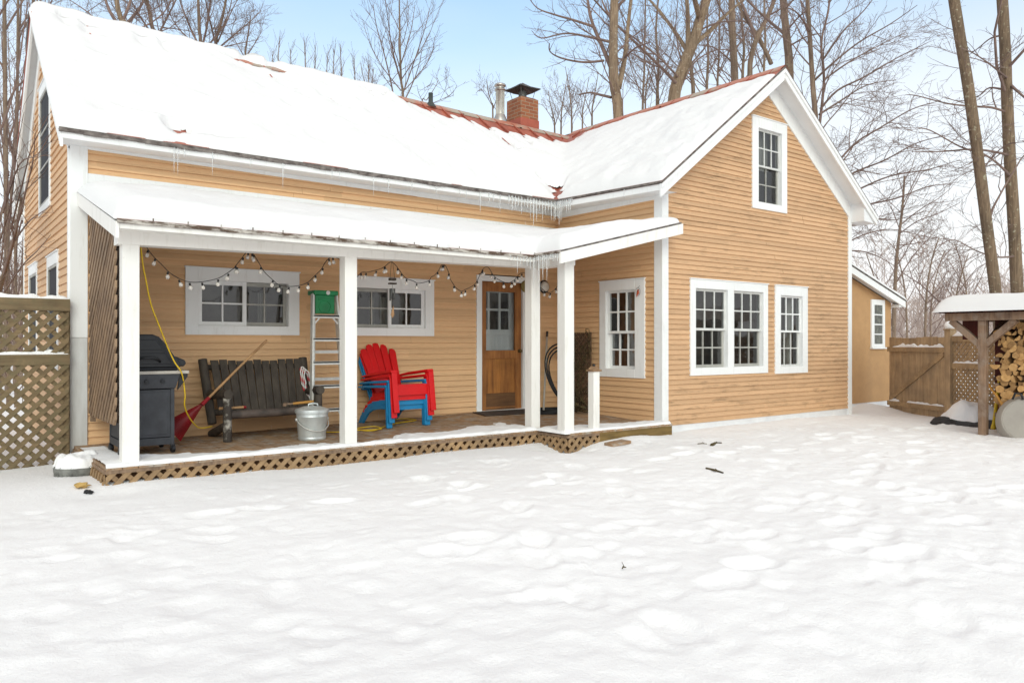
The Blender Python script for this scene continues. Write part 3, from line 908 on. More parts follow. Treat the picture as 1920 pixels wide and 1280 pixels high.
# ================================================================ PORCH
def dz(x, y):
    t = max(0, min(1, (y - 8.2) / (Yf - 8.2)))
    return .34 + .075 * t * max(0, min(1, (x - 1.5) / 5.2))
PY, PX, BY = 8.02, 6.58, 7.44     # deck front, jog line, bump front
DX0, DX1 = 1.36, Xs - .01
mb = MB()
x = DX0; i = 0
while x < DX1 - .02:
    e = min(x + .138, DX1)
    y0 = PY - .03 if x < PX - .05 else BY - .03
    m = (x + e) / 2
    zj = random.uniform(-.002, .002)
    ys = [y0, 8.2, Yf - .02] if y0 < 8.19 else [y0, Yf - .02]
    for a, b in zip(ys[:-1], ys[1:]):
        mb.hexa([(x + .003, a, dz(m, a) - .03 + zj), (e - .003, a, dz(m, a) - .03 + zj), (e - .003, b, dz(m, b) - .03 + zj), (x + .003, b, dz(m, b) - .03 + zj),
                 (x + .003, a, dz(m, a) + zj), (e - .003, a, dz(m, a) + zj), (e - .003, b, dz(m, b) + zj), (x + .003, b, dz(m, b) + zj)])
    x = e
deck = mb.build('porch_deck', M['deck'], house)
mb = MB()
mb.box(DX0 - .01, PX, PY - .02, PY + .012, .275, .309); mb.box(PX - .012, PX + .02, BY - .02, PY - .02, .275, .309)
mb.box(PX + .02, 7.13, BY - .02, BY + .012, .275, .309); mb.box(DX0 - .012, DX0 + .02, PY + .012, Yf - .03, .275, .309)
mb.build('deck_rim', M['lattice_grey'], deck)
mb = MB(); mb.box(7.13, DX1, BY - .02, BY + .012, .16, .312)
mb.build('deck_fascia', wood_mat('mossy_fascia', (.26, .17, .06), (.13, .085, .03), 'X', 4), deck)
mb = MB()
mb.box(DX0 + .06, PX + .06, PY + .07, PY + .09, -.1, .28); mb.box(PX + .07, PX + .09, BY + .07, PY + .07, -.1, .28)
mb.box(PX + .09, DX1, BY + .07, BY + .09, -.1, .28); mb.box(DX0 + .05, DX0 + .07, PY + .09, Yf, -.1, .28)
mb.build('crawl_space_board', M['door_kick'], deck)

def lattice(mb, fr, a0, a1, z0, z1, o, sw=.042, pitch=.105, th=.008, slope=1.0, ztop=None, layers=((0, 1), (1, -1))):
    """two crossed layers of slats clipped to a rectangle"""
    h = z1 - z0
    for layer, sg in layers:
        off = o + layer * th
        step = pitch * math.sqrt(1 + slope * slope) / slope if False else pitch * 1.414
        k = a0 - h / slope - .2
        while k < a1 + h / slope + .2:
            # centre line: a = k + sg*(z-z0)/slope
            pts = []
            hw = sw * .7071
            poly = [(k - hw, z0), (k + hw, z0), (k + hw + sg * h / slope, z1), (k - hw + sg * h / slope, z1)]
            # clip against a0,a1
            for (lim, keep) in ((a0, 1), (a1, -1)):
                out = []
                for i in range(len(poly)):
                    p, q = poly[i], poly[(i + 1) % len(poly)]
                    ip, iq = keep * (p[0] - lim) >= 0, keep * (q[0] - lim) >= 0
                    if ip: out.append(p)
                    if ip != iq:
                        t = (lim - p[0]) / (q[0] - p[0]); out.append((lim, p[1] + t * (q[1] - p[1])))
                poly = out
                if not poly: break
            if len(poly) >= 3:
                if ztop:
                    poly = [(a, min(z, ztop(a))) for a, z in poly]
                mb.prism([fr.p(a, z, off) for a, z in poly], Vector(fr.n) * th * .95)
            k += step
F1 = Frame((0, PY, 0), (1, 0, 0), (0, -1, 0)); F2 = Frame((PX, 0, 0), (0, 1, 0), (-1, 0, 0)); F3 = Frame((0, BY, 0), (1, 0, 0), (0, -1, 0)); F4 = Frame((DX0, 0, 0), (0, 1, 0), (-1, 0, 0))
mb = MB()
lattice(mb, F1, DX0, PX, .0, .275, 0, .044, .092, .014, layers=((0, -1), (1, 1)))
lattice(mb, F2, BY, PY, -.05, .275, 0, .044, .092, .014)
lattice(mb, F3, PX, 7.13, -.05, .275, 0, .044, .092, .014, layers=((0, -1), (1, 1)))
lattice(mb, F4, PY, Yf - .05, .0, .275, 0, .044, .092, .014)
mb.build('lattice_skirt', M['lattice'], deck)
# step peeking out of the snow
mb = MB()
mb.hexa([(7.02, 7.05, .17), (7.32, 7.03, .195), (7.32, 7.20, .20), (7.02, 7.22, .175), (7.02, 7.05, .205), (7.32, 7.03, .23), (7.32, 7.20, .235), (7.02, 7.22, .21)])
mb.build('step_tread', M['deck'], deck)

def post(x0, x1, y0, y1, z0, z1, name='porch_post'):
    mb = MB(); mb.box(x0, x1, y0, y1, z0, z1)
    return mb.build(name, M['white_post'], house, bevel=.006)
for x0 in (1.515, 3.80):
    post(x0, x0 + .15, 8.08, 8.23, .335, 2.50)
post(6.555, 6.705, 8.14, 8.29, .335, 2.53)
post(6.555, 6.715, 7.46, 7.61, .335, 2.56)
nw = post(7.06, 7.17, 7.46, 7.57, .335, 1.12, 'newel_post')
mb = MB()
cx, cy = 7.115, 7.515
mb.box(cx - .075, cx + .075, cy - .075, cy + .075, 1.12, 1.145)
mb.lathe([(.095, 1.145), (.098, 1.16), (.06, 1.185), (.001, 1.19)], (cx, cy, 0), 4, mi=0)
mb.build('newel_cap', wood_mat('newel_cap_wood', (.42, .26, .14), (.27, .16, .09), 'X', 4), nw, bevel=.004)
mb = MB(); mb.sphere((cx, cy, 1.20), (.022, .022, .02)); mb.build('cap_knob', M['black'], nw, smooth=True)

# beams
mb = MB()
def hbeam(x0, x1, y0, y1, zb0, zb1, zt0, zt1):
    mb.hexa([(x0, y0, zb0), (x1, y0, zb1), (x1, y1, zb1), (x0, y1, zb0), (x0, y0, zt0), (x1, y0, zt1), (x1, y1, zt1), (x0, y1, zt0)])
hbeam(1.47, 6.72, 8.06, 8.25, 2.435, 2.515, 2.64, 2.66)
mb.box(6.545, 6.725, 7.45, 8.06, 2.50, 2.66)
mb.build('porch_beam', M['white_post'], house, bevel=.004)
# porch roof surface: main shed + bump shed meeting in a valley
PE, PEX, PF, PL = 7.76, 6.30, 7.25, 1.41
def pz_main(x, y): return 2.635 + .27 * (y - PE)
def pz_bump(x, y): return 2.655 + .248 * (x - PEX)
VTX = PEX + (.27 * (Yf - PE) - .02) / .248
mb = MB()
slab(mb, [(PL, PE), (PEX, PE), (min(VTX, Xs), Yf), (PL, Yf)], pz_main, -.004, .03)
slab(mb, [(PEX, PE), (PEX, PF), (Xs, PF), (Xs, Yf)], pz_bump, -.004, .03)
proof = mb.build('porch_roof', [M['red_roof'], M['drip']], house)
mb = MB()
slab(mb, [(PL + .02, PE + .03), (PEX + .03, PE + .03), (min(VTX, Xs), Yf), (PL + .02, Yf)], pz_main, -.036, .02)
slab(mb, [(PEX + .03, PE + .03), (PEX + .03, PF + .03), (Xs, PF + .03), (Xs, Yf)], pz_bump, -.036, .02)
# left rake, right rake and eave boards
rakeboard(mb, (PL - .012, PE, 2.603), (PL - .012, Yf - .04, pz_main(0, Yf) - .032), (1, 0, 0), .15, .03)
rakeboard(mb, (PEX - .01, PF - .012, 2.625), (Xs + .02, PF - .012, pz_bump(Xs, 0) - .032 + .005), (0, 1, 0), .145, .035)
mb.box(PL + .02, PEX + .02, PE + .012, PE + .04, 2.545, 2.595)
mb.box(PEX + .012, PEX + .04, PF + .025, PE + .012, 2.565, 2.612)
# soffit return between eave and beam
mb.quad((PL + .02, PE + .04, 2.56), (PEX + .04, PE + .04, 2.56), (PEX + .04, 8.06, 2.56), (PL + .02, 8.06, 2.56))
mb.quad((PEX + .04, PF + .03, 2.58), (6.545, PF + .03, 2.58), (6.545, PE + .2, 2.58), (PEX + .04, PE + .2, 2.58))
mb.build('porch_trim', M['white_post'], proof, bevel=.002)
mb = MB()
n = 100
for i in range(n):
    a = PL + (PEX - PL) * i / n; b = PL + (PEX - PL) * (i + 1) / n
    o = .014 * noise.noise((a * 4, 3, 0))
    mb.box(a, b, PE - .016 + o, PE + .011, 2.592 + .008 * noise.noise((a * 6, 1, 2)), 2.628 + .006 * noise.noise((a * 7, 4, 2)))
for i in range(12):
    a = PF + (PE - PF) * i / 12; b = PF + (PE - PF) * (i + 1) / 12
    mb.box(PEX - .014 + .01 * noise.noise((a * 4, 7, 0)), PEX + .011, a, b, 2.612, 2.648)
x = PL + .3
while x < PEX:
    mb.tube([(x, PE - .02, 2.60), (x, PE - .024, 2.655)], .006, 5); x += .31
mb.build('porch_drip_edge', M['drip2'], proof)
# diagonal slat screen at the left end of the porch
FS = Frame((1.52, 0, 0), (0, 1, 0), (-1, 0, 0))
mb = MB()
lattice(mb, FS, 8.24, 9.70, .70, 2.95, 0, .052, .100, .022, ztop=lambda a: pz_main(0, a) - .06, layers=((1, -1),))
FS.box(mb, 9.70, 9.76, .62, 2.98, -.03, .02); FS.box(mb, 9.02, 9.05, .7, 2.75, -.02, -.001)
scr = mb.build('slat_screen', M['lattice_grey'], house)
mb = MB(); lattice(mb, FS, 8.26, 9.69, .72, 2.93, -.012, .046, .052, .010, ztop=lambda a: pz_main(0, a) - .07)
mb.build('screen_shade_layer', M['dark'], scr)  # rear slats coloured near black to paint in the shade behind the screen

# ================================================================ ANNEX at the right
mb = MB()
aw = (0, 0, 0, 0)
zt = lambda x: 3.10 - (x - 13.75) * .284
mb.prism([ANX.p(13.70, .30, 0), ANX.p(16.1, .30, 0), ANX.p(16.1, zt(16.1) - .1, 0), ANX.p(13.70, zt(13.7) - .1, 0)], (0, 3.0, 0))
annex = mb.build('annex_wall', M['stucco'], house)
mb = MB(); mb.box(13.70, 16.08, 8.03, 11, -.3, .30)
mb.build('annex_foundation', M['foundation'], house)
mb = MB()
def az(x, y=0): return zt(x) + .02
slab(mb, [(13.76, 7.80), (16.32, 7.80), (16.32, 11.2), (13.76, 11.2)], az, 0, .03)
ar = mb.build('annex_roof', M['drip'], house)
mb = MB()
rakeboard(mb, (13.76, 7.815, az(13.76) - .032), (16.31, 7.815, az(16.31) - .032), (0, 1, 0), .13, .03)
mb.quad((13.76, 7.85, az(13.76) - .10), (16.27, 7.85, az(16.27) - .10), (16.27, 8.02, az(16.27) - .10), (13.76, 8.02, az(13.76) - .10))
mb.box(16.1, 16.305, 7.85, 11.1, az(16.31) - .15, az(16.31) - .10)
mb.build('annex_rake', M['white'], ar)
wA = at_y(1632, 561, 8.02); wB = at_y(1657, 651, 8.02)
s0, s1, z0, z1 = wA.x, wB.x, wB.z, wA.z
mb = MB()
ANX.box(mb, s0, s0 + .11, z0, z1, -.01, .03); ANX.box(mb, s1 - .09, s1, z0, z1, -.01, .03)
ANX.box(mb, s0 + .11, s1 - .09, z1 - .11, z1, -.01, .032); ANX.box(mb, s0 + .11, s1 - .09, z0, z0 + .07, -.01, .032)
ANX.box(mb, s0 - .02, s1 + .04, z0 - .03, z0, -.01, .06)
aw = mb.build('window', M['white'], house, bevel=.003); aw['label'] = 'small four-pane window of the annex'
mb = MB()
for i in range(1, 4):
    c = z0 + .07 + (z1 - z0 - .18) * i / 4
    ANX.box(mb, s0 + .11, s1 - .09, c - .012, c + .012, .006, .022)
mb.build('sash', M['white'], aw)
mb = MB(); mb.quad(ANX.p(s0 + .1, z0 + .06, .012), ANX.p(s1 - .08, z0 + .06, .012), ANX.p(s1 - .08, z1 - .1, .012), ANX.p(s0 + .1, z1 - .1, .012))
mb.build('pane', M['glass'], aw)
mb = MB(); mb.quad(ANX.p(s0 + .1, z0 + .06, .006), ANX.p(s1 - .08, z0 + .06, .006), ANX.p(s1 - .08, z1 - .1, .006), ANX.p(s0 + .1, z1 - .1, .006))
mb.build('curtain', simple('floral_blind', (.30, .29, .22), (.09, .085, .06), 14, .9), aw)

# ---------------------------------------------------------------- icicles (parts of the house)
ice_mesh = []
for k in range(3):
    mb = MB()
    r = random.Random(k)
    pts = []; rad = []
    for i in range(7):
        t = i / 6
        pts.append((r.uniform(-.006, .006) * t, r.uniform(-.006, .006) * t, -t)); rad.append(.5 * (1 - t) ** .8 + .03 + r.uniform(-.04, .04) * (1 - t))
    mb.tube(pts, rad, 6)
    ice_mesh.append(mb)
ice_data = []
for k, mb in enumerate(ice_mesh):
    me = bpy.data.meshes.new('icicle'); me.from_pydata(mb.v, [], mb.f); me.materials.append(M['ice'])
    me.polygons.foreach_set('use_smooth', [True] * len(me.polygons)); ice_data.append(me)
def icicle(p, L, w):
    o = bpy.data.objects.new('icicle', random.choice(ice_data)); COL.objects.link(o); o.parent = house
    o.location = Vector(p) - wloc(house); o.scale = (w, w, L); o.rotation_euler = (0, 0, random.uniform(0, 6))
ri = random.Random(11)
for i in range(26):     # big cluster in the inner corner of the main eaves
    t = i / 25
    if t < .62:
        x = XWE - .95 + t / .62 * .95; y = YE - .01
    else:
        x = XWE - .01; y = YE - (t - .62) / .38 * .42
    L = ri.uniform(.16, .42) * (.55 + .6 * math.sin(math.pi * min(1, t * 1.05)))
    icicle((x, y, 3.79), L, ri.uniform(.018, .034))
for u in (326, 333, 345, 398, 470, 530, 622, 636, 700, 728, 772, 818, 862, 874, 900, 917, 925, 937):
    p = at_y(u, 300, YE); icicle((p.x, YE - .008, 3.785), ri.uniform(.10, .34), ri.uniform(.010, .019))
icicle((XWE - .008, 8.0, 3.75), .16, .012)
for i in range(20):     # porch valley
    t = i / 19
    if t < .4:
        p = (PEX - .4 + t / .4 * .4, PE - .012, 2.60)
    else:
        p = (PEX - .012, PE - (t - .4) / .6 * .46, 2.615)
    icicle(p, ri.uniform(.07, .36) * (.6 + .6 * math.sin(math.pi * t)), ri.uniform(.010, .022))

# ================================================================ SNOW on roofs
def edge_round(d, r):
    if d <= 0: return 0.0
    if d >= r: return 1.0
    k = 1 - d / r
    return math.sqrt(max(0.0, 1 - k * k))

def heightfield(name, x0, x1, y0, y1, step, zf, tf, mat, label, minT=0.004):
    nx = int((x1 - x0) / step) + 1; ny = int((y1 - y0) / step) + 1
    vid = {}; V = []; Fc = []
    T = [[tf(x0 + i * step, y0 + j * step) for j in range(ny)] for i in range(nx)]
    def vert(i, j):
        if (i, j) not in vid:
            x = x0 + i * step; y = y0 + j * step; t = T[i][j]
            vid[(i, j)] = len(V); V.append((x, y, zf(x, y) + (t if t > 0 else -.012)))
        return vid[(i, j)]
    for i in range(nx - 1):
        for j in range(ny - 1):
            if max(T[i][j], T[i + 1][j], T[i + 1][j + 1], T[i][j + 1]) > minT:
                Fc.append((vert(i, j), vert(i + 1, j), vert(i + 1, j + 1), vert(i, j + 1)))
    me = bpy.data.meshes.new(name); me.from_pydata(V, [], Fc); me.materials.append(mat)
    me.polygons.foreach_set('use_smooth', [True] * len(me.polygons))
    o = bpy.data.objects.new(name, me); COL.objects.link(o)
    tag(o, label, 'snow', kind='stuff')
    return o

def fbm(x, y, s, o=4, z=0.0):
    return noise.fractal(Vector((x * s, y * s, z)), 1.0, 2.0, o)

def blob(x, y, cx, cy, rx, ry, ang=0.0):
    dx, dy = x - cx, y - cy; c, s = math.cos(ang), math.sin(ang)
    a, b = (dx * c + dy * s) / rx, (-dx * s + dy * c) / ry
    return math.exp(-(a * a + b * b))

def roof_z(x, y):
    if y > YR and x < 10.97: return z_back(x, y)
    if y < YE and x > XWE - .09: return z_wl(x, y)
    if x < XWE: return z_main(x, y)
    a, b = z_main(x, min(y, YR)), z_wl(x, y)
    d = a - b
    return (a + b + math.sqrt(d * d + .01)) / 2      # soft valley
def bare(u, v):   # point of the front slope seen at photo position
    best = None
    for i in range(400):
        t = 9 + i * .02
        p = at_d(u, v, t)
        if p.z <= z_main(p.x, p.y) + .03 and p.y > YE - .2: return p
    return p
bp = [(bare(118, 34), .10, -.05, 0), (bare(160, 49), .12, -.05, 0), (bare(192, 56), .22, -.06, 0), (bare(263, 74), .12, -.05, 0), (bare(302, 82), .08, -.05, 0), (bare(690, 172), .06, -.05, 0), (bare(715, 180), .09, -.05, 0), (bare(330, 241), .17, .03, .03), (bare(462, 118), .42, .03, .02), (bare(512, 129), .28, .02, .02), (bare(958, 270), .09, .16, .6), (bare(968, 284), .06, .12, .6), (bare(985, 262), .10, .05, 0), (bare(1025, 345), .17, .10, .7), (bare(945, 262), .12, .05, 0.3)]
dents = [(bare(620, 190), .3, .12), (bare(645, 205), .25, .1), (bare(585, 190), .3, .14), (bare(720, 225), .35, .14), (bare(780, 235), .3, .1), (bare(690, 200), .25, .1), (bare(540, 170), .2, .08), (bare(275, 218), .5, .10), (bare(400, 262), .7, .05), (bare(520, 178), .35, .1), (bare(660, 235), .4, .12), (bare(840, 258), .35, .1), (bare(760, 268), .5, .08), (bare(880, 290), .4, .1), (bare(560, 210), .3, .1), (bare(230, 120), .5, .1), (bare(430, 200), .6, .12)]
def roof_t(x, y):
    # region
    on_back = y > YR
    if x >= XWR - .12: return -1
    if x < XWE + .0 and y < YE - .035: return -1
    if y < YWF: return -1
    n = fbm(x, y, .8); n2 = fbm(x, y, 2.6, 4, 3.0)
    t = .15 + .05 * n + .026 * n2 + .02 * fbm(x, y * .4, 5.0, 3, 6.0) * max(0, 1 - (y - YE) / .8)
    d = x - (XL - .01)
    # eaves
    if y < YE and x >= XWE - .04:
        de = x - (XWE + .028 - .010 * fbm(x * 0, y, 2.0))
    elif x < XWE - .04:
        de = y - (YE + .028 - .012 * fbm(x, 0, 1.3, 3, 5.0))
    else:
        de = max(x - (XWE + .028), y - (YE + .028))
    t *= edge_round(de, .16)
    t *= edge_round(d, .14)
    t *= edge_round(y - YWF + .0, .14)
    # ridge of the main roof
    if x < 10.97:
        if on_back:
            if x > 6.85: return -1
            t = .10 + .03 * n2
            t *= edge_round(YR + .5 - y, .3) * edge_round(d, .14)
        rag = .10 * fbm(x, 0, 2.2, 4, 9.0) + .09 * (((x - XL - .25) / .42) % 1.0) 
        if x > 6.6:
            lim = .24 + .22 * min(1, max(0, (x - 6.7) / 2.4)) + rag * 2.1
            dr = (YR - lim) - y
            w = min(1, (x - 6.6) / .35)
            t = t * ((edge_round(dr, .10) * .28 + .72 * min(1, dr / 1.1) ** .8) * w + (1 - w)) if dr > 0 else (t * (1 - w) - .03 * w if w < 1 else -1)
        else:
            # lumpy crest with a drag line just below it
            q = (YR - .16) - y
            t -= .085 * math.exp(-(q / .07) ** 2) * (.5 + 1.0 * max(0, fbm(x, 0, 1.6, 3, 2.0) + .25))
    # wing ridge strip
    dw = (XWR - .24 - .06 * fbm(0, y, 1.8, 4, 4.0)) - x
    if dw < 0: return -1
    t *= edge_round(dw, .09) * .3 + .7 * min(1, dw / .9)
    for (p, rx, ry, an) in bp:
        yy = y + .06 * n2
        b = blob(x + .08 * n2, yy, p.x, p.y - .03, rx, ry + .10, an)
        t -= .40 * max(0, b - .30)
        t -= .095 * blob(x, y, p.x, p.y - .28 - ry, rx * .9, .17, an)
    t -= .30 * max(0, blob(x + .06 * n2, y + .05 * n, 8.50, 9.86, .15, .15) - .28) + .13 * blob(x, y, 8.33, 9.70, .15, .15)
    for (p, rx, ry) in dents:
        t -= .12 * max(0, blob(x + .08 * n2, y + .05 * n, p.x, p.y, rx * .75, ry) * 1.25 - .25)
    return t
heightfield('roof_snow', XL - .02, XWR, YWF - .0, YR + .55, .03, roof_z, roof_t, M['snow_roof'], 'thick white snow blanket lying on the main red roof and its wing')
def pr_z(x, y):
    a, b = pz_main(x, y), pz_bump(x, y)
    if y < PE and x > PEX - .09: return b
    if x < PEX: return a
    d = a - b
    return (a + b + math.sqrt(d * d + .004)) / 2
def pr_t(x, y):
    n = fbm(x, y, .9, 3, 7.0); n2 = fbm(x, y, 3.0, 3, 1.0)
    t = .20 + .035 * n + .016 * n2
    if x < PEX - .0:
        de = y - (PE + .026 - .012 * n2)
    elif y < PE:
        de = x - (PEX + .026 - .010 * n2)
    else:
        de = max(x - (PEX + .026), y - (PE + .026))
    t *= edge_round(de, .15) * edge_round(x - PL + .005, .26) * edge_round(y - (PF + .01), .13)
    t *= .35 + .65 * edge_round(Yf - .02 - y, .5)
    _m = max(0, min(1, (y - PE - .1) / 1.4)); _m = _m * _m * (3 - 2 * _m)
    t *= (.30 + .70 * edge_round(Xs - .02 - x, 1.6)) * (1 - _m) + (.5 + .5 * edge_round(Xs - .02 - x, .5)) * _m
    if x > Xs - .03 or y > Yf - .03: return -1
    return t
heightfield('porch_snow', PL - .02, Xs, PF, Yf, .028, pr_z, pr_t, M['snow_roof'], 'smooth snow blanket lying on the lower porch roof')
heightfield('annex_snow', 13.8, 16.40, 7.79, 10.5, .04, az, lambda x, y: (.085 + .02 * fbm(x, y, 1.5)) * edge_round(16.37 - x, .1) * edge_round(y - 7.80, .1), M['snow_roof'], 'thin snow layer lying on the annex roof')

# snow blown onto the deck
def deck_snow_t(x, y):
    n = fbm(x, y, 1.4, 4, 12.0); n2 = fbm(x, y, 6, 3, 2.0)
    front = PY - .03 if x < PX - .05 else BY - .03
    if y < front + .005 or x > DX1 - .02: return -1
    d = y - front
    if x > 6.55 and y < PY: w = .62 - (x - 6.6) * .08
    else: w = .50 + .14 * math.sin(x * 1.1 + .6)
    w += .22 * n
    t = .024 * min(1, (w - d) * 6 + .0) + .012 * n2 + .018 * max(0, fbm(x, y, 2.2, 4, 21.0) - .22) * (1 if y < 9.3 else 0)
    if x < 1.62: t = max(t, .02 + .008 * n2)
    if 2.2 < x < 3.4 and d > .15: t -= .015 * max(0, n2 + .45) * 2 * min(1, (d - .15) * 5)
    t *= edge_round(d, .03)
    return t if t > .002 else -1
heightfield('deck_snow', DX0 + .0, DX1, BY - .03, 9.5, .024, lambda x, y: dz(x, y) + .004, deck_snow_t, M['snow'], 'thin patchy drift of snow along the open front edge of the porch deck', .003)

# ================================================================ GROUND
feet = []
rf = random.Random(5)
def trail(x0, y0, x1, y1, n, wob=.15):
    for i in range(n):
        t = (i + .5) / n
        dx, dy = x1 - x0, y1 - y0; L = math.hypot(dx, dy)
        sd = .13 if i % 2 else -.13
        feet.append((x0 + dx * t - dy / L * sd + rf.uniform(-wob, wob), y0 + dy * t + dx / L * sd + rf.uniform(-wob, wob), .17, .10, math.atan2(dy, dx) + rf.uniform(-.3, .3), rf.uniform(.045, .095)))
trail(2.6, 2.2, 4.2, 6.6, 10); trail(4.4, 2.4, 5.4, 6.3, 9); trail(7.0, 2.2, 7.6, 6.6, 10)
trail(2.4, 4.2, 8.5, 2.6, 12, .3); trail(6.5, 6.0, 12.0, 4.9, 11, .25); trail(1.0, 6.2, 5.8, 5.6, 9, .3); trail(9.5, 6.2, 14.0, 5.8, 9, .25); trail(3.6, 1.9, 9.5, 4.9, 15, .3); trail(2.2, 3.2, 6.4, 2.6, 9, .35)
for i in range(110):
    feet.append((rf.uniform(.3, 13), rf.uniform(1.3, 7.0), rf.uniform(.08, .18), rf.uniform(.06, .11), rf.uniform(0, 3), rf.uniform(.02, .055)))
for i in range(1500):
    feet.append((rf.uniform(.0, 14.5), rf.uniform(1.2, 7.4), rf.uniform(.04, .11), rf.uniform(.035, .08), rf.uniform(0, 3), rf.uniform(.006, .026)))
fgrid = {}
for f in feet:
    for i in range(int((f[0] - .9) // 1), int((f[0] + .9) // 1) + 1):
        for j in range(int((f[1] - .9) // 1), int((f[1] + .9) // 1) + 1):
            fgrid.setdefault((i, j), []).append(f)
def ground_z(x, y, fine=True):
    z = .165 + .04 * fbm(x, y, .45, 3) 
    if fine:
        churn = .66 * max(0, min(1, (7.3 - y) / 2.5)) * max(.25, min(1, (15 - x) / 4))
        z += (.007 + .005 * churn) * fbm(x, y, 1.4, 4, 1.0)
        z += (.004 + .008 * churn) * fbm(x, y, 4.2, 5, 2.0) + .0075 * churn * fbm(x, y, 11, 3, 4.0)
        # soft crisp-edged lumps of trodden snow
        r = fbm(x + .3 * fbm(x, y, 1, 2, 8), y, 1.9, 3, 5.0)
        z += .013 * churn * (1 - abs(r) * 2.4) * .5
        for (cx, cy, rx, ry, an, dp) in fgrid.get((int(x // 1), int(y // 1)), ()):
            dx, dy = x - cx, y - cy; c, s = math.cos(an), math.sin(an)
            a, b = (dx * c + dy * s) / rx, (-dx * s + dy * c) / ry
            q = a * a + b * b
            if q < 6:
                z -= (.34 * dp * math.exp(-q ** 3 * .7) if rx == .17 else .38 * dp * math.exp(-q * q * .8)); z += dp * .09 * math.exp(-((math.sqrt(q) - 1.45) / .3) ** 2)
        # drift pulled away from the deck corner, banked against walls
        z -= .10 * blob(x, y, 6.55, 7.45, .35, .35) + .035 * blob(x, y, 1.4, 7.7, .5, .3)
        z += .04 * blob(x, y, 11, 7.5, 3, .25) + .05 * blob(x, y, 7.8, 7.3, .45, .2)
        z += .12 * blob(x, y, 14.9, 8.0, .5, .5)
    if y < 2: z -= .05 * (2 - y)
    r = math.hypot(x - 6, y - 8)
    if r > 28: z += .02 * (r - 28) * (.6 + .4 * noise.noise((x * .02, y * .02, 0)))
    return z
def axis_pts(fine0, fine1, step, far):
    a = []; x = fine0
    while x <= fine1 + 1e-6: a.append(x); x += step
    d = step; x = fine1; hi = []
    while x < far: d *= 1.22; x += d; hi.append(x)
    d = step; x = fine0; lo = []
    while x > -far: d *= 1.22; x -= d; lo.append(x)
    return lo[::-1] + a + hi
gx = axis_pts(-.6, 15.2, .036, 420); gy = axis_pts(1.0, 8.3, .030, 420)
V = [(x, y, ground_z(x, y, -.7 < x < 16 and .5 < y < 9.2)) for x in gx for y in gy]
ny = len(gy)
Fc = [(i * ny + j, (i + 1) * ny + j, (i + 1) * ny + j + 1, i * ny + j + 1) for i in range(len(gx) - 1) for j in range(ny - 1)]
me = bpy.data.meshes.new('snow_ground'); me.from_pydata(V, [], Fc); me.materials.append(M['snow'])
me.polygons.foreach_set('use_smooth', [True] * len(me.polygons))
gr = bpy.data.objects.new('snow_ground', me); COL.objects.link(gr)
tag(gr, 'trodden white snow covering the yard', 'ground', kind='structure')


# ================================================================ THINGS ON THE PORCH
def fbox(mb, fr, a0, a1, z0, z1, o0, o1, mi=0):
    p = fr.p
    mb.hexa([p(a0, z0, o1), p(a1, z0, o1), p(a1, z0, o0), p(a0, z0, o0), p(a0, z1, o1), p(a1, z1, o1), p(a1, z1, o0), p(a0, z1, o0)], mi)

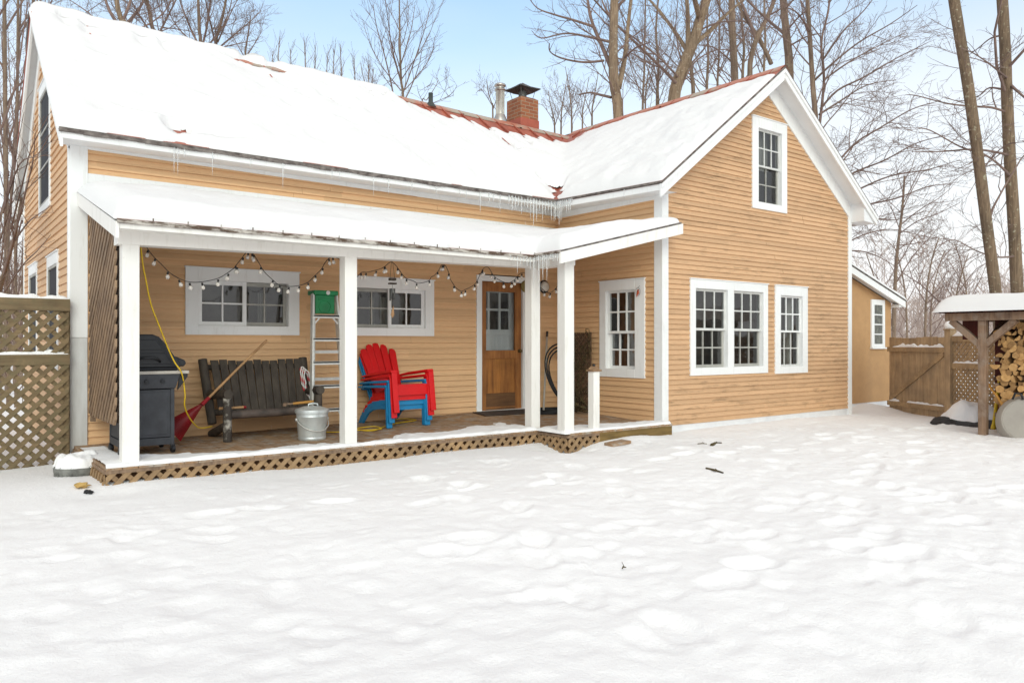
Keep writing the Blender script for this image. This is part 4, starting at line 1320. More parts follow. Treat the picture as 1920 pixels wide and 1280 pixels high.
# ---- adirondack chairs (built at the origin facing -Y, then stacked)
def make_chair(mat, label):
    t = thing('adirondack_chair', (0, 0, 0), label, 'chair', 'plastic adirondack chairs stacked on the porch')
    # seat: curved panel
    prof = [(-.335, .335), (-.33, .365), (-.30, .375), (-.1, .335), (.08, .285), (.22, .255)]
    mb = MB()
    for sx in range(5):
        x0 = -.235 + sx * .095; x1 = x0 + .090
        for (a, b) in zip(prof[:-1], prof[1:]):
            mb.hexa([(x0, a[0], a[1] - .016), (x1, a[0], a[1] - .016), (x1, b[0], b[1] - .016), (x0, b[0], b[1] - .016), (x0, a[0], a[1]), (x1, a[0], a[1]), (x1, b[0], b[1]), (x0, b[0], b[1])])
    mb.box(-.26, .26, -.352, -.334, .225, .368)
    mb.box(-.26, -.237, -.334, .22, .23, .275); mb.box(.237, .26, -.334, .22, .23, .275)
    mb.build('seat', mat, t, bevel=.006)
    mb = MB()
    n = 5
    for i in range(n):
        def edge(k):    # k in 0..n  -> bottom x and top x
            f = k / n * 2 - 1
            return f * .22, f * .305
        b0, t0 = edge(i); b1, t1 = edge(i + 1)
        g0 = .003; g1 = .0055
        b0 += g0; b1 -= g0; t0 += g1; t1 -= g1
        fm = ((i + .5) / n * 2 - 1)
        top = .79 - .15 * abs(fm) ** 2.2
        pts = []
        for (x, h) in ((b0, 0), (b1, 0), (b1 + (t1 - b1) * .94, top * .94 - (.012 if fm >= 0 else 0)), (b1 + (t1 - b1) * .985 - .012, top * (1 - .02 * (1 if fm > 0 else 0)) - .004), ((t0 + t1) / 2, top + .006), (b0 + (t0 - b0) * .985 + .012, top * (1 - .02 * (1 if fm < 0 else 0)) - .004), (b0 + (t0 - b0) * .94, top * .94 - (.012 if fm <= 0 else 0))):
            bow = .035 * (fm * fm) 
            pts.append((x, .19 + h * .36 - bow, .25 + h * .93))
        mb.prism(pts, (0, .018, -.006))
    # rear web joining the slats
    for (h, hh) in ((.04, .10), (.30, .36)):
        w = .21 + .085 * h / .7
        mb.prism([(-w, .215 + h * .36, .25 + h * .93), (w, .215 + h * .36, .25 + h * .93), (w, .215 + hh * .36, .25 + hh * .93), (-w, .215 + hh * .36, .25 + hh * .93)], (0, .014, -.005))
    mb.build('backrest', mat, t, bevel=.005)
    for s in (-1, 1):
        mb = MB()
        xo = s * .30
        pts = [(-.385, .555), (-.375, .565), (.10, .545), (.33, .52), (.33, .50), (-.385, .53)]
        mb.prism([(xo - .052, y, z) for y, z in pts], (.104, 0, 0))
        mb.prism([(s * .247, y, z) for y, z in ((.26, .50), (.33, .50), (.34, .47), (.26, .47))], (s * .05, 0, 0))
        mb.build('armrest', mat, t, bevel=.007)
        mb = MB()   # wide front leg, leaning forward a little
        x0 = s * .262; e = s * .055
        mb.prism([(x0, -.375, .53), (x0, -.30, .53), (x0, -.335, .0), (x0, -.40, .0)], (e, 0, 0))
        mb.prism([(x0 + s * .0, -.392, .53), (x0 + s * .0, -.374, .53), (x0, -.398, 0), (x0, -.416, 0)], (s * .085, 0, 0))
        mb.build('leg', mat, t, bevel=.006)
        mb = MB()   # back leg curving down and back
        arc = [(-.30, .30, .245), (-.12, .29, .232), (.06, .265, .205), (.18, .215, .15), (.265, .145, .07), (.335, .05, .0)]
        for (a, b) in zip(arc[:-1], arc[1:]):
            mb.hexa([(s * .247, a[0], max(0, a[2])), (s * .285, a[0], max(0, a[2])), (s * .285, b[0], max(0, b[2])), (s * .247, b[0], max(0, b[2])),
                     (s * .247, a[0] + .01, a[1]), (s * .285, a[0] + .01, a[1]), (s * .285, b[0] + .055, b[1] + .0), (s * .247, b[0] + .055, b[1] + .0)])
        mb.prism([(s * .247, .29, .10), (s * .247, .36, .12), (s * .247, .43, 0), (s * .247, .375, 0)], (s * .04, 0, 0))
        mb.build('leg', mat, t, bevel=.004)
    return t
CH = [(M['chairblue'], 'blue plastic adirondack chair at the bottom of the stack, feet on the deck'),
      (M['chairblue'], 'second blue plastic adirondack chair, just under the red ones in the stack'),
      (M['chairred'], 'lower red plastic adirondack chair, sandwiched between blue chairs and the top red one'),
      (M['chairred'], 'bright red plastic adirondack chair on top of the stack, its fan back fully in view')]
for i, (m, lb) in enumerate(CH):
    c = make_chair(m, lb)
    c.location = (5.17 + .010 * i, 9.49 - .034 * i, dz(5.1, 9.4) + .058 * i)
    c.rotation_euler = (R(-1.5 * i), 0, R(4 + .8 * i))

# ---- log bench
by = 9.13
bench = thing('log_bench', (3.35, 9.4, .36), 'dark rustic log bench with slatted back and chipped front leg', 'bench')
def log(pts, r, name, mat, n=10):
    mb = MB()
    P = [Vector(p) for p in pts]; out = []; rad = []
    for a, b in zip(P[:-1], P[1:]):
        for k in range(5):
            out.append(a.lerp(b, k / 5)); rad.append(r * (1 + .10 * noise.noise(out[-1] * 7)))
    out.append(P[-1]); rad.append(r)
    mb.tube(out, rad, n)
    return smooth_angle(mb.build(name, mat, bench), 50)
fz = dz(3, 9.2)
log([(2.82, by, fz), (2.815, by - .01, .86)], .05, 'leg', M['bench_worn'])
log([(3.93, by, fz), (3.93, by, .86)], .05, 'leg', M['bench'])
log([(2.86, by + .18, .52), (2.83, 9.78, fz + .03)], .05, 'leg', M['bench'])
log([(3.96, by + .2, .52), (3.99, 9.78, fz + .03)], .05, 'leg', M['bench'])
log([(2.81, by - .07, .905), (2.76, 9.66, .875)], .058, 'armrest', M['bench'])
log([(3.935, by - .06, .915), (4.0, 9.66, .875)], .055, 'armrest', M['bench'])
log([(2.84, by + .02, .66), (3.93, by + .02, .665)], .05, 'seat_rail', M['bench_front'])
log([(2.765, 9.53, .53), (2.715, 9.76, 1.295)], .055, 'back_post', M['bench'])
log([(3.97, 9.53, .53), (3.985, 9.76, 1.30)], .055, 'back_post', M['bench'])
log([(2.76, 9.60, .66), (3.98, 9.60, .66)], .04, 'back_rail', M['bench'])
log([(2.74, 9.77, 1.20), (3.98, 9.77, 1.20)], .035, 'back_rail', M['bench'])
nS = 11
for i in range(nS):
    t = (i + .5) / nS
    xb = 2.84 + t * 1.08; xt = 2.79 + t * 1.16; w = .047
    hz = rng.uniform(-.012, .012)
    mb = MB()
    mb.hexa([(xb - w, 9.515, .64), (xb + w, 9.515, .64), (xb + w, 9.54, .64), (xb - w, 9.54, .64), (xt - w, 9.715, 1.285 + hz), (xt + w, 9.715, 1.285 + hz), (xt + w, 9.74, 1.285 + hz), (xt - w, 9.74, 1.285 + hz)])
    mb.build('back_slat', M['bench'], bench, bevel=.006)
for i in range(5):
    y = by + .09 + i * .082
    mb = MB(); mb.box(2.83, 3.94, y, y + .068, .655 - i * .006, .68 - i * .006)
    mb.build('seat_slat', M['bench'], bench, bevel=.005)

# ---- leaf rake
tp = at_y(500, 638, 9.48); ap = at_y(385, 752, 9.18); 
rk = thing('leaf_rake', (ap.x, ap.y, .37), 'red plastic leaf rake with long wooden handle leaning across the dark bench', 'rake')
mb = MB(); mb.tube([ap, ap.lerp(tp, .5) + Vector((0, 0, .006)), tp], [.015, .0145, .014], 10)
smooth_angle(mb.build('handle', M['handle'], rk), 50)
cA = at_y(300, 795, 9.30); cB = at_y(338, 827, 9.25)
cB.z = max(cB.z, dz(cB.x, 9.2) + .004)
mb = MB(); nrm = Vector((.1, -1, .15)).normalized()
nt_ = 22
for i in range(nt_):
    t0, t1 = i / nt_, (i + 1) / nt_
    e0, e1 = cA.lerp(cB, t0), cA.lerp(cB, t1)
    bul = lambda t: nrm * .05 * math.sin(math.pi * t)
    m0 = ap.lerp(e0, .55) + bul(t0) * .8; m1 = ap.lerp(e1, .55) + bul(t1) * .8
    rdg = nrm * (.007 if i % 2 else 0)
    n0 = ap.lerp(e0, .10) + bul(t0) * .2; n1 = ap.lerp(e1, .10) + bul(t1) * .2
    for th in (Vector((0, 0, 0)), -nrm * .006):
        mb.quad(n0 + th + rdg, n1 + th + rdg, m1 + th + rdg, m0 + th + rdg)
        mb.quad(m0 + th + rdg, m1 + th + rdg, e1 + bul(t1) + th + rdg, e0 + bul(t0) + th + rdg)
mb.tube([ap + (tp - ap).normalized() * .06, ap - (tp - ap).normalized() * .06], [.02, .026], 10)
mb.build('rake_head', M['redplastic'], rk)

# ---- tools lying on the bench
pA, pB = at_y(411, 768, 9.22), at_y(463, 771, 9.24)
pA.z = pB.z = .735; 
t = thing('tool_handle', pA.lerp(pB, .5), 'short wooden tool handle with red tip lying on the left of the bench', 'tool')
mb = MB(); mb.tube([pA, pA.lerp(pB, .5), pA.lerp(pB, .87)], [.017, .015, .017], 10); smooth_angle(mb.build('handle', M['handle'], t), 50)
mb = MB(); mb.tube([pA.lerp(pB, .865), pA.lerp(pB, .97)], [.020, .012], 10); mb.build('tip', M['redplastic'], t)
pA, pB = at_y(526, 766, 9.30), at_y(592, 758, 9.22)
pA.z = .735; pB.z = .765
t = thing('hand_tool', pA.lerp(pB, .5), 'orange-handled hand tool lying on the right of the bench seat', 'tool')
mb = MB(); mb.tube([pA.lerp(pB, .35), pA.lerp(pB, .7), pB], [.016, .018, .02], 10); smooth_angle(mb.build('handle', M['handle_orange'], t), 50)
mb = MB(); mb.tube([pA.lerp(pB, .36), pA.lerp(pB, .15)], [.012, .012], 8)
q = pA.lerp(pB, .14); mb.bar(q + Vector((-.03, -.05, .0)), q + Vector((.03, .06, .0)), .04, .035); mb.build('head', M['shedwood'], t)

# ---- red and white rope hung on the bench post
hk = Vector((3.975, 9.64, 1.22))
rope = thing('rope_coil', hk, 'red and white braided rope coil hanging on the bench corner post', 'rope')
for k, (mt, nm) in enumerate((('redrope', 'red_strand'), ('whiterope', 'white_strand'))):
    mb = MB()
    for L in range(3):
        c = hk + Vector((.015 * L - .01, -.045 - .022 * L - .012 * k, -.25 - .02 * L))
        pts = []
        for i in range(25):
            a = 2 * math.pi * i / 24
            wv = .010 * math.sin(a * 9 + (k * math.pi))
            pts.append(c + Vector(((.05 + wv) * math.sin(a) + .06 * math.cos(a) * -1, -.01 * math.cos(a), .22 * math.cos(a))))
        mb.tube(pts, .0085, 6, False)
    mb.build(nm, M[mt], rope, smooth=True)

# ---- step ladder
lad = thing('step_ladder', (4.12, 9.4, .37), 'aluminium step ladder with green plastic top standing beside the porch post', 'ladder')
LZ0, LZ1 = dz(4.1, 9.3), 2.13
def railx(s, z):
    t = (z - LZ0) / (LZ1 - LZ0)
    return (3.875 + .115 * t) if s < 0 else (4.375 - .065 * t)
def fy(z): return 9.20 + .24 * (z - LZ0) / (LZ1 - LZ0)
def ry(z): return 9.76 - .24 * (z - LZ0) / (LZ1 - LZ0)
for s in (-1, 1):
    mb = MB(); mb.bar((railx(s, LZ0), fy(LZ0), LZ0), (railx(s, LZ1), fy(LZ1), LZ1), .026, .075, (0, 1, 0)); mb.build('front_rail', M['alu'], lad, bevel=.003)
    mb = MB(); mb.bar((railx(s, LZ0) - s * .02 + .42 * (ry(LZ0) - fy(LZ0)), ry(LZ0), LZ0), (railx(s, LZ1) - s * .02 + .42 * (ry(LZ1) - fy(LZ1)), ry(LZ1), LZ1), .024, .05, (0, 1, 0)); mb.build('rear_rail', M['alu'], lad, bevel=.003)
    mb = MB(); mb.bar((railx(s, 1.3) - s * .03, fy(1.3), 1.30), (railx(s, 1.2) - s * .03 + .42 * (ry(1.2) - fy(1.2)), ry(1.2), 1.20), .006, .02); mb.build('spreader', M['alu'], lad)
    mb = MB(); mb.bar((railx(s, LZ0), fy(LZ0), LZ0 - .0), (railx(s, LZ0 + .07), fy(LZ0 + .05), LZ0 + .07), .034, .085, (0, 1, 0)); mb.build('foot', M['charcoal'], lad)
for k in range(5):
    z = LZ0 + .29 + k * .298
    mb = MB(); mb.box(railx(-1, z), railx(1, z), fy(z) - .045, fy(z) + .05, z - .012, z + .014); mb.box(railx(-1, z), railx(1, z), fy(z) - .045, fy(z) - .035, z - .03, z + .012)
    mb.build('step', M['alu'], lad, bevel=.003)
for k in range(2):
    z = 1.02 + k * .36
    mb = MB(); _o = .42 * (ry(z) - fy(z)); mb.box(railx(-1, z) + _o, railx(1, z) - .03 + _o, ry(z) - .012, ry(z) + .012, z - .02, z + .02); mb.build('rear_rung', M['alu'], lad)
for s in (-1, 1):
    z = LZ0 + .29 + 4 * .298
    mb = MB(); mb.bar((railx(s, z) - s * .015, fy(z) - .03, z - .10), (railx(s, z) - s * .09, fy(z) - .03, z - .02), .006, .018); mb.build('step_brace', M['alu'], lad)
z = LZ0 + .29
mb = MB(); mb.bar((railx(1, z) - .12, fy(z), z - .01), (railx(1, .45) - .01, fy(.45) + .02, .45), .006, .02); mb.build('step_brace', M['alu'], lad)
mb = MB(); mb.box(3.985, 4.315, 9.37, 9.60, 2.115, 2.175); mb.build('top_cap', M['green'], lad, bevel=.012)
mb = MB(); mb.box(4.02, 4.285, 9.425, 9.44, 1.875, 2.115)
for a, b, c, d_ in ((4.06, 4.245, 2.05, 2.075), ):
    mb.box(a, b, 9.418, 9.426, c, d_)
mb.lathe([(.085, 0), (.085, .006), (.075, .006), (.075, 0)], (4.15, 9.425, 1.965), 20, (0, -1, 0))
mb.build('tool_tray', M['green'], lad, bevel=.004)
mb = MB(); mb.lathe([(.028, 0), (.027, .003), (.001, .003)], (4.17, 9.369, 2.145), 16, (0, -1, 0), squash=1.0); mb.build('badge', M['alu'], lad)

# ---- galvanised bucket with lid
c = at_z(594, 826, .345); cx, cy = c.x, c.y + .14
bz = .352
bk = thing('ash_bucket', (cx, cy, bz), 'galvanised metal ash bucket with lid and wire bail at the porch edge', 'bucket')
mb = MB()
prof = [(.001, 0), (.158, 0), (.163, .012), (.163, .03), (.160, .035), (.182, .27), (.186, .275), (.184, .283), (.188, .32), (.193, .325), (.19, .34)]
mb.lathe(prof, (cx, cy, bz), 32); smooth_angle(mb.build('bucket_body', M['steel'], bk), 35)
mb = MB(); mb.lathe([(.197, .315), (.20, .335), (.198, .355), (.185, .362), (.10, .39), (.001, .40)], (cx, cy, bz), 32)
lidb = smooth_angle(mb.build('lid', M['steel'], bk), 35)
mb = MB()
hp = [(cx - .06, cy - .03, bz + .385), (cx - .055, cy - .03, bz + .42), (cx + .0, cy - .03, bz + .43), (cx + .055, cy - .03, bz + .42), (cx + .06, cy - .03, bz + .385)]
mb.tube(hp, .010, 8); mb.build('lid_handle', M['steel'], bk, smooth=True)
mb = MB()
pts = []
for i in range(21):
    a = math.pi * i / 20
    pts.append((cx - .20 * math.cos(a) * .96, cy - .19 * math.sin(a), bz + .24 - .13 * math.sin(a)))
mb.tube(pts, .006, 6)
for s in (-1, 1):
    mb.tube([(cx + s * .185, cy, bz + .24), (cx + s * .205, cy, bz + .24)], .02, 8)
mb.build('bail', M['alu'], bk, smooth=True)

# ---- gas grill
gx0, gx1, gy0, gy1 = 1.60, 2.12, 8.66, 9.18
gz = dz(1.8, 8.8)
gr_ = thing('gas_grill', (1.86, 8.92, gz), 'black gas grill on a charcoal cart standing at the left end of the porch', 'grill')
mb = MB()
mb.box(gx0, gx1, gy0 + .01, gy0 + .025, gz + .17, gz + .67); mb.box(gx0 + .005, gx0 + .02, gy0 + .025, gy1, gz + .17, gz + .67); mb.box(gx1 - .02, gx1 - .005, gy0 + .025, gy1, gz + .17, gz + .67); mb.box(gx0, gx1, gy1 - .02, gy1, gz + .17, gz + .67)
mb.box(gx0 - .005, gx1 + .005, gy0, gy1, gz + .09, gz + .165)
for x in (gx0, gx1 - .03):
    for y in (gy0 - .004, gy1 - .03): mb.box(x - .004, x + .034, y, y + .034, gz + .07, gz + .68)
mb.box(gx0 + .05, gx1 - .06, gy0 + .004, gy0 + .0105, gz + .20, gz + .64)
mb.build('cart', M['charcoal'], gr_, bevel=.004)
for x in (gx0 + .01, gx1 - .01):
    for y in (gy0 + .01, gy1 - .01):
        mb = MB(); mb.lathe([(.001, -.02), (.03, -.02), (.040, -.012), (.040, .012), (.03, .02), (.001, .02)], (x, y, gz + .041), 16, (1, .2, 0)); mb.box(x - .02, x + .02, y - .02, y + .02, gz + .055, gz + .09)
        smooth_angle(mb.build('caster', M['black'], gr_), 40)
mb = MB()   # control box with sloped ends
mb.hexa([(gx0 - .0, gy0 - .02, gz + .68), (gx1 + .01, gy0 - .02, gz + .68), (gx1 + .01, gy1, gz + .68), (gx0, gy1, gz + .68), (gx0 - .05, gy0 - .04, gz + .83), (gx1 + .055, gy0 - .04, gz + .83), (gx1 + .055, gy1, gz + .83), (gx0 - .05, gy1, gz + .83)])
mb.build('control_box', M['charcoal'], gr_, bevel=.006)
for i in range(3):
    mb = MB(); mb.lathe([(.022, 0), (.02, .018), (.001, .018)], (gx0 + .09 + i * .155, gy0 - .031, gz + .755), 14, (0, -1, 0)); mb.build('knob', M['black'], gr_)
mb = MB(); mb.box(gx0 - .02, gx1 + .14, gy0 - .05, gy0 + .36, gz + .832, gz + .865); mb.build('shelf', M['grillgrey'], gr_, bevel=.006)
mb = MB()
mb.prism([(gx1 + .05, gy0 - .03, gz + .83), (gx1 + .13, gy0 - .03, gz + .83), (gx1 + .13, gy0 - .03, gz + .80), (gx1 + .03, gy0 - .03, gz + .66)], (0, .03, 0))
mb.build('shelf_bracket', M['black'], gr_); mb = MB()
mb.prism([(gx1 + .05, gy0 + .3, gz + .83), (gx1 + .13, gy0 + .3, gz + .83), (gx1 + .13, gy0 + .3, gz + .80), (gx1 + .03, gy0 + .3, gz + .66)], (0, .03, 0))
mb.build('shelf_bracket', M['black'], gr_)
mb = MB()
lp = [(-.37, .0), (.37, 0), (.37, .05), (.30, .10), (.20, .20), (.13, .255), (.06, .275), (-.06, .275), (-.13, .255), (-.20, .20), (-.30, .10), (-.37, .05)]
cx0 = (gx0 + gx1) / 2 + .0
mb.prism([(cx0 + x * .88, gy0 + .0, gz + .895 + z * 1.28) for x, z in lp], (0, .46, 0))
mb.box(cx0 - .30, cx0 + .30, gy0 - .012, gy0 + .48, gz + .865, gz + .897)
lidg = mb.build('lid', M['black'], gr_, bevel=.022)
mb = MB()
for (a, b, c, d_, e, f) in ((-.24, .24, .04, -.17, .17, .155), (-.15, .15, .19, -.08, .08, .295)):
    mb.prism([(cx0 + a, gy0 - .010, gz + .895 + c), (cx0 + b, gy0 - .010, gz + .895 + c), (cx0 + e, gy0 - .010, gz + .895 + f), (cx0 + d_, gy0 - .010, gz + .895 + f)], (0, .012, 0))
mb.build('lid_panel', M['black'], gr_, bevel=.006)
mb = MB(); pts = []
for i in range(13):
    a = math.pi * i / 12; pts.append((cx0 + .12 * -math.cos(a), gy0 - .075 * math.sin(a) - .0, gz + .955 + .05 * math.sin(a)))
mb.tube(pts, .013, 8); mb.build('lid_handle', M['black'], gr_, smooth=True)
mb = MB(); mb.prism([(cx0 + .26, gy0 + .04, gz + .91), (cx0 + .37, gy0 + .04, gz + .905), (cx0 + .395, gy0 + .04, gz + .94), (cx0 + .38, gy0 + .04, gz + .975), (cx0 + .27, gy0 + .04, gz + 1.02)], (0, .05, 0)); mb.build('lid_hinge', M['black'], gr_, bevel=.012)

# ---- yellow extension cord
cp = [at_y(263, 455, 8.30), at_y(268, 497, 8.34), at_y(273, 522, 8.36), at_y(283, 570, 8.42), at_y(299, 612, 8.5), at_y(314, 650, 8.56), at_y(327, 678, 8.58), at_y(337, 692, 8.57), at_y(342, 704, 8.60), at_y(345, 722, 8.66), at_y(347, 742, 8.68), at_y(346, 758, 8.72), at_y(351, 775, 8.8), at_y(362, 792, 8.95), at_y(375, 802, 9.08), at_y(398, 799, 9.3)]
def spline(pts, k=6):
    P = [Vector(p) for p in pts]; out = []
    for i in range(len(P) - 1):
        p0, p1, p2, p3 = P[max(i - 1, 0)], P[i], P[i + 1], P[min(i + 2, len(P) - 1)]
        for j in range(k):
            t = j / k
            out.append(.5 * ((2 * p1) + (p2 - p0) * t + (2 * p0 - 5 * p1 + 4 * p2 - p3) * t * t + (3 * p1 - p0 - 3 * p2 + p3) * t ** 3))
    out.append(P[-1]); return out
mb = MB(); mb.tube(spline(cp), .0075, 6)
tag(mb.build('extension_cord', M['yellow'], None, smooth=True), 'yellow extension cord hanging over the grill and looping down beside the rake', 'cord')
zf = .375
fl = [(4.02, 9.2), (4.2, 9.05), (4.4, 9.12), (4.62, 9.02), (4.80, 9.10), (4.78, 9.28), (4.55, 9.30), (4.46, 9.15), (4.6, 8.98), (4.9, 9.2), (5.2, 9.45), (5.5, 9.5), (5.62, 9.62), (5.52, 9.76), (5.38, 9.82)]
mb = MB(); mb.tube(spline([(x, y, dz(x, y) + .011 + .008 * (i % 2)) for i, (x, y) in enumerate(fl)]), .007, 6)
tag(mb.build('extension_cord', M['yellow'], None, smooth=True), 'thin yellow extension cord looped on the deck under the stacked chairs', 'cord')

# ---- string lights
SLY = 8.33
def C5(x, y): return (360 + x / 2.783, 440 + y / 2.783)
def C4(x, y): return (x / 2.415, 400 + y / 2.415)
def C7(x, y): return (640 + x / 5.333, 480 + y / 5.333)
def CR(x, y): return (970 + x / 3.556, 500 + y / 3.556)
cord_px = [C4(655, 140), C4(690, 190), C4(730, 230), C4(770, 270), C4(815, 297), C4(860, 311), C4(915, 310), C4(985, 295), C4(1030, 270), C4(1070, 240), C5(222, 170), C5(258, 125), C5(285, 92), C5(315, 95), C5(345, 140), C5(375, 190), C5(410, 225), C5(455, 262), C5(505, 270), C5(560, 265), C5(605, 248), C5(645, 210), C5(675, 180), C5(695, 145), C5(725, 118), C5(770, 130), C5(800, 190), C5(850, 225)]
cord_px += [C7(200, 165), C7(260, 162), C7(330, 145), C7(400, 125), C7(440, 100), C7(480, 66), C7(510, 64), C7(550, 100), C7(600, 170), C7(650, 225), C7(720, 250), C7(770, 272), C7(870, 250), C7(900, 210), C7(930, 195), C7(975, 140), C7(1000, 92), C7(1040, 95), C7(1075, 170), C7(1085, 220), C7(1110, 265), C7(1150, 320), C7(1200, 350), C7(1250, 330), C7(1310, 300), C7(1350, 260), C7(1390, 180), C7(1425, 120), C7(1470, 115), C7(1515, 185), C7(1555, 225), C7(1610, 255), C7(1665, 270), C7(1715, 250), C7(1750, 215), C7(1800, 170), C7(1870, 190), CR(180, 160), CR(230, 168), CR(285, 110)]
bulb_px = [C4(668, 190), C4(706, 238), C4(765, 285), C4(815, 312), C4(860, 328), C4(915, 322), C4(985, 312), C4(1032, 288), C4(1075, 255), C5(234, 172), C5(272, 132), C5(298, 100), C5(322, 103), C5(318, 148), C5(352, 196), C5(411, 240), C5(452, 278), C5(502, 290), C5(560, 282), C5(617, 262), C5(651, 232), C5(683, 205), C5(708, 152), C5(730, 128), C5(772, 158),
           C7(210, 200), C7(258, 195), C7(357, 170), C7(427, 155), C7(432, 108), C7(560, 125), C7(606, 172), C7(668, 225), C7(770, 295), C7(882, 275), C7(943, 220), C7(998, 165), C7(1018, 112), C7(1088, 168), C7(1085, 262), C7(1140, 335), C7(1193, 380), C7(1225, 345), C7(1318, 322), C7(1352, 275), C7(1415, 190), C7(1430, 128), C7(1522, 180), C7(1547, 250), C7(1610, 278), C7(1683, 300), C7(1718, 275), C7(1760, 245), C7(1812, 200), CR(195, 168), CR(230, 172), CR(262, 140)]
c3 = [at_y(u, v, SLY + .05 * math.sin(i * .7)) for i, (u, v) in enumerate(cord_px)]
sl = thing('string_lights', c3[0], 'string of clear bulbs on a dark cord draped in swags under the porch beam', 'string lights')
cs = spline(c3, 4)
mb = MB(); mb.tube(cs, .0042, 5); mb.build('cord', M['cable'], sl)
bm = MB(); bm.lathe([(.001, -.058), (.012, -.056), (.021, -.045), (.024, -.034), (.021, -.02), (.012, -.006), (.010, 0)], (0, 0, 0), 12)
b0 = None
for (u, v) in bulb_px:
    p = at_y(u, v, SLY)
    near = min(cs, key=lambda q: (q - p).length + abs(q.x - p.x) * 2)
    top = Vector((near.x * .6 + p.x * .4, near.y, near.z - .012))
    tilt = rng.uniform(-.35, .35)
    if b0 is None:
        b0 = bm.build('bulb', M['bulb'], sl, smooth=True, local=True)
        sm = MB(); sm.tube([(0, 0, -.004), (0, 0, .03)], .0125, 8); sm.build('socket', M['cable'], b0, local=True)
        fm = MB(); fm.tube([(0, 0, -.0), (0, 0, -.03)], .004, 5); fm.build('filament', M['brass'], b0, local=True)
        o = b0
    else:
        o = copy_tree(b0, sl)
    o.location = top + Vector((0, 0, -.022)) - sl.location
    o.rotation_euler = (rng.uniform(-.2, .2), tilt, 0); o.scale = (.84, .84, .84)

# ---- wind chime
p = at_y(735, 492, 8.42); z0 = p.z
ch = thing('wind_chime', p, 'wind chime with dark wooden cap and grey tubes hanging under the porch beam', 'wind chime')
def cz(v): return at_y(735, v, 8.42).z
mb = MB(); mb.box(p.x - .035, p.x + .045, p.y - .03, p.y + .03, cz(526) - 0, cz(524) + .02); mb.box(p.x - .04, p.x + .05, p.y - .035, p.y + .035, cz(533), cz(530)); mb.build('cap', M['bench'], ch, bevel=.004)
mb = MB()
for dx in (-.03, .04): mb.tube([(p.x, p.y, z0 + .08), (p.x + dx, p.y, cz(525))], .0025, 4)
mb.tube([(p.x + .005, p.y, cz(530)), (p.x + .005, p.y, cz(597))], .002, 4); mb.build('cord', M['cable'], ch)
for i in range(5):
    a = 2 * math.pi * i / 5
    x, y = p.x + .006 + .028 * math.cos(a), p.y + .028 * math.sin(a)
    mb = MB(); mb.tube([(x, y, cz(541)), (x, y, cz(560) - .012 * (i % 3))], .0105, 8); mb.build('chime_tube', simple('dull_tube', (.10, .10, .095), None, 5, .5, .3) if i == 0 else bpy.data.materials['dull_tube'], ch, smooth=True)
mb = MB(); q = (p.x + .005, p.y - .005)
mb.prism([(q[0] + .012, q[1], cz(573)), (q[0] + .026, q[1], cz(590)), (q[0] + .0, q[1], cz(596)), (q[0] - .022, q[1], cz(590))], (0, .008, 0)); mb.build('wind_sail', M['handle'], ch)

# ---- round brass thermometer on the door frame
c = at_y(986, 537, Yf - .05)
mb = MB(); mb.lathe([(.001, .03), (.085, .028), (.095, .018), (.098, 0), (.001, 0)], (c.x + .0, Yf - .04, c.z), 26, (0, -1, 0))
tag(smooth_angle(mb.build('wall_dial', simple('olive_brass', (.30, .24, .08), (.2, .15, .05), 6, .5), None), 40), 'round olive-brass dial hanging right of the door, half behind the post', 'dial')

# ---- door mat, garden pole, hose, leaning trellis
mb = MB(); mb.hexa([(6.72, 9.46, dz(6.9, 9.5) + .003), (7.72, 9.40, dz(7.5, 9.5) + .003), (7.78, 9.84, dz(7.5, 9.9) + .003), (6.78, 9.88, dz(6.9, 9.9) + .003)] + [(6.72, 9.46, dz(6.9, 9.5) + .018), (7.72, 9.40, dz(7.5, 9.5) + .018), (7.78, 9.84, dz(7.5, 9.9) + .018), (6.78, 9.88, dz(6.9, 9.9) + .018)])
tag(mb.build('door_mat', M['mat'], None, bevel=.005), 'flat brown door mat lying in front of the wooden door', 'mat')
pA = at_y(1019, 776, 9.5); pB = at_y(1026, 622, 9.86)
pA.z = dz(pA.x, 9.5)
t = thing('broom_pole', pA, 'pale wooden pole leaning in the inner porch corner behind the posts', 'pole')
mb = MB(); mb.tube([pA, pB], [.016, .016], 8); mb.build('shaft', M['grillgrey'], t, smooth=True)
mb = MB(); d = (pB - pA).normalized(); mb.tube([pB - d * .09, pB + d * .005], [.019, .019], 8); mb.build('grip', M['bench_front'], t, smooth=True)
hs = thing('cable_coil', (8.1, 9.3, dz(8, 9.3)), 'large loose coil of black cable leaning in the inner porch corner', 'cable coil')
mb = MB()
for k in range(3):
    c = at_y(1056 + k * 2, 698 + k * 3, 9.45 + .03 * k); pts = []
    for i in range(33):
        a = 2 * math.pi * i / 32
        pts.append(c + Vector((.36 * math.cos(a) * (1 - .05 * k), .12 * math.sin(a) + .02 * math.sin(3 * a), (.46 - .02 * k) * math.sin(a))))
    mb.tube(pts, .013, 6, False)
mb.build('upright_loop', M['cable'], hs, smooth=True)
mb = MB()
for k in range(3):
    pts = []
    for i in range(25):
        a = 2 * math.pi * i / 24
        pts.append((7.95 + (.38 - .05 * k) * math.cos(a), 9.35 + (.26 + .03 * k) * math.sin(a), dz(8, 9.3) + .016 + .02 * k))
    mb.tube(pts, .013, 6, False)
mb.build('floor_loop', M['cable'], hs, smooth=True)
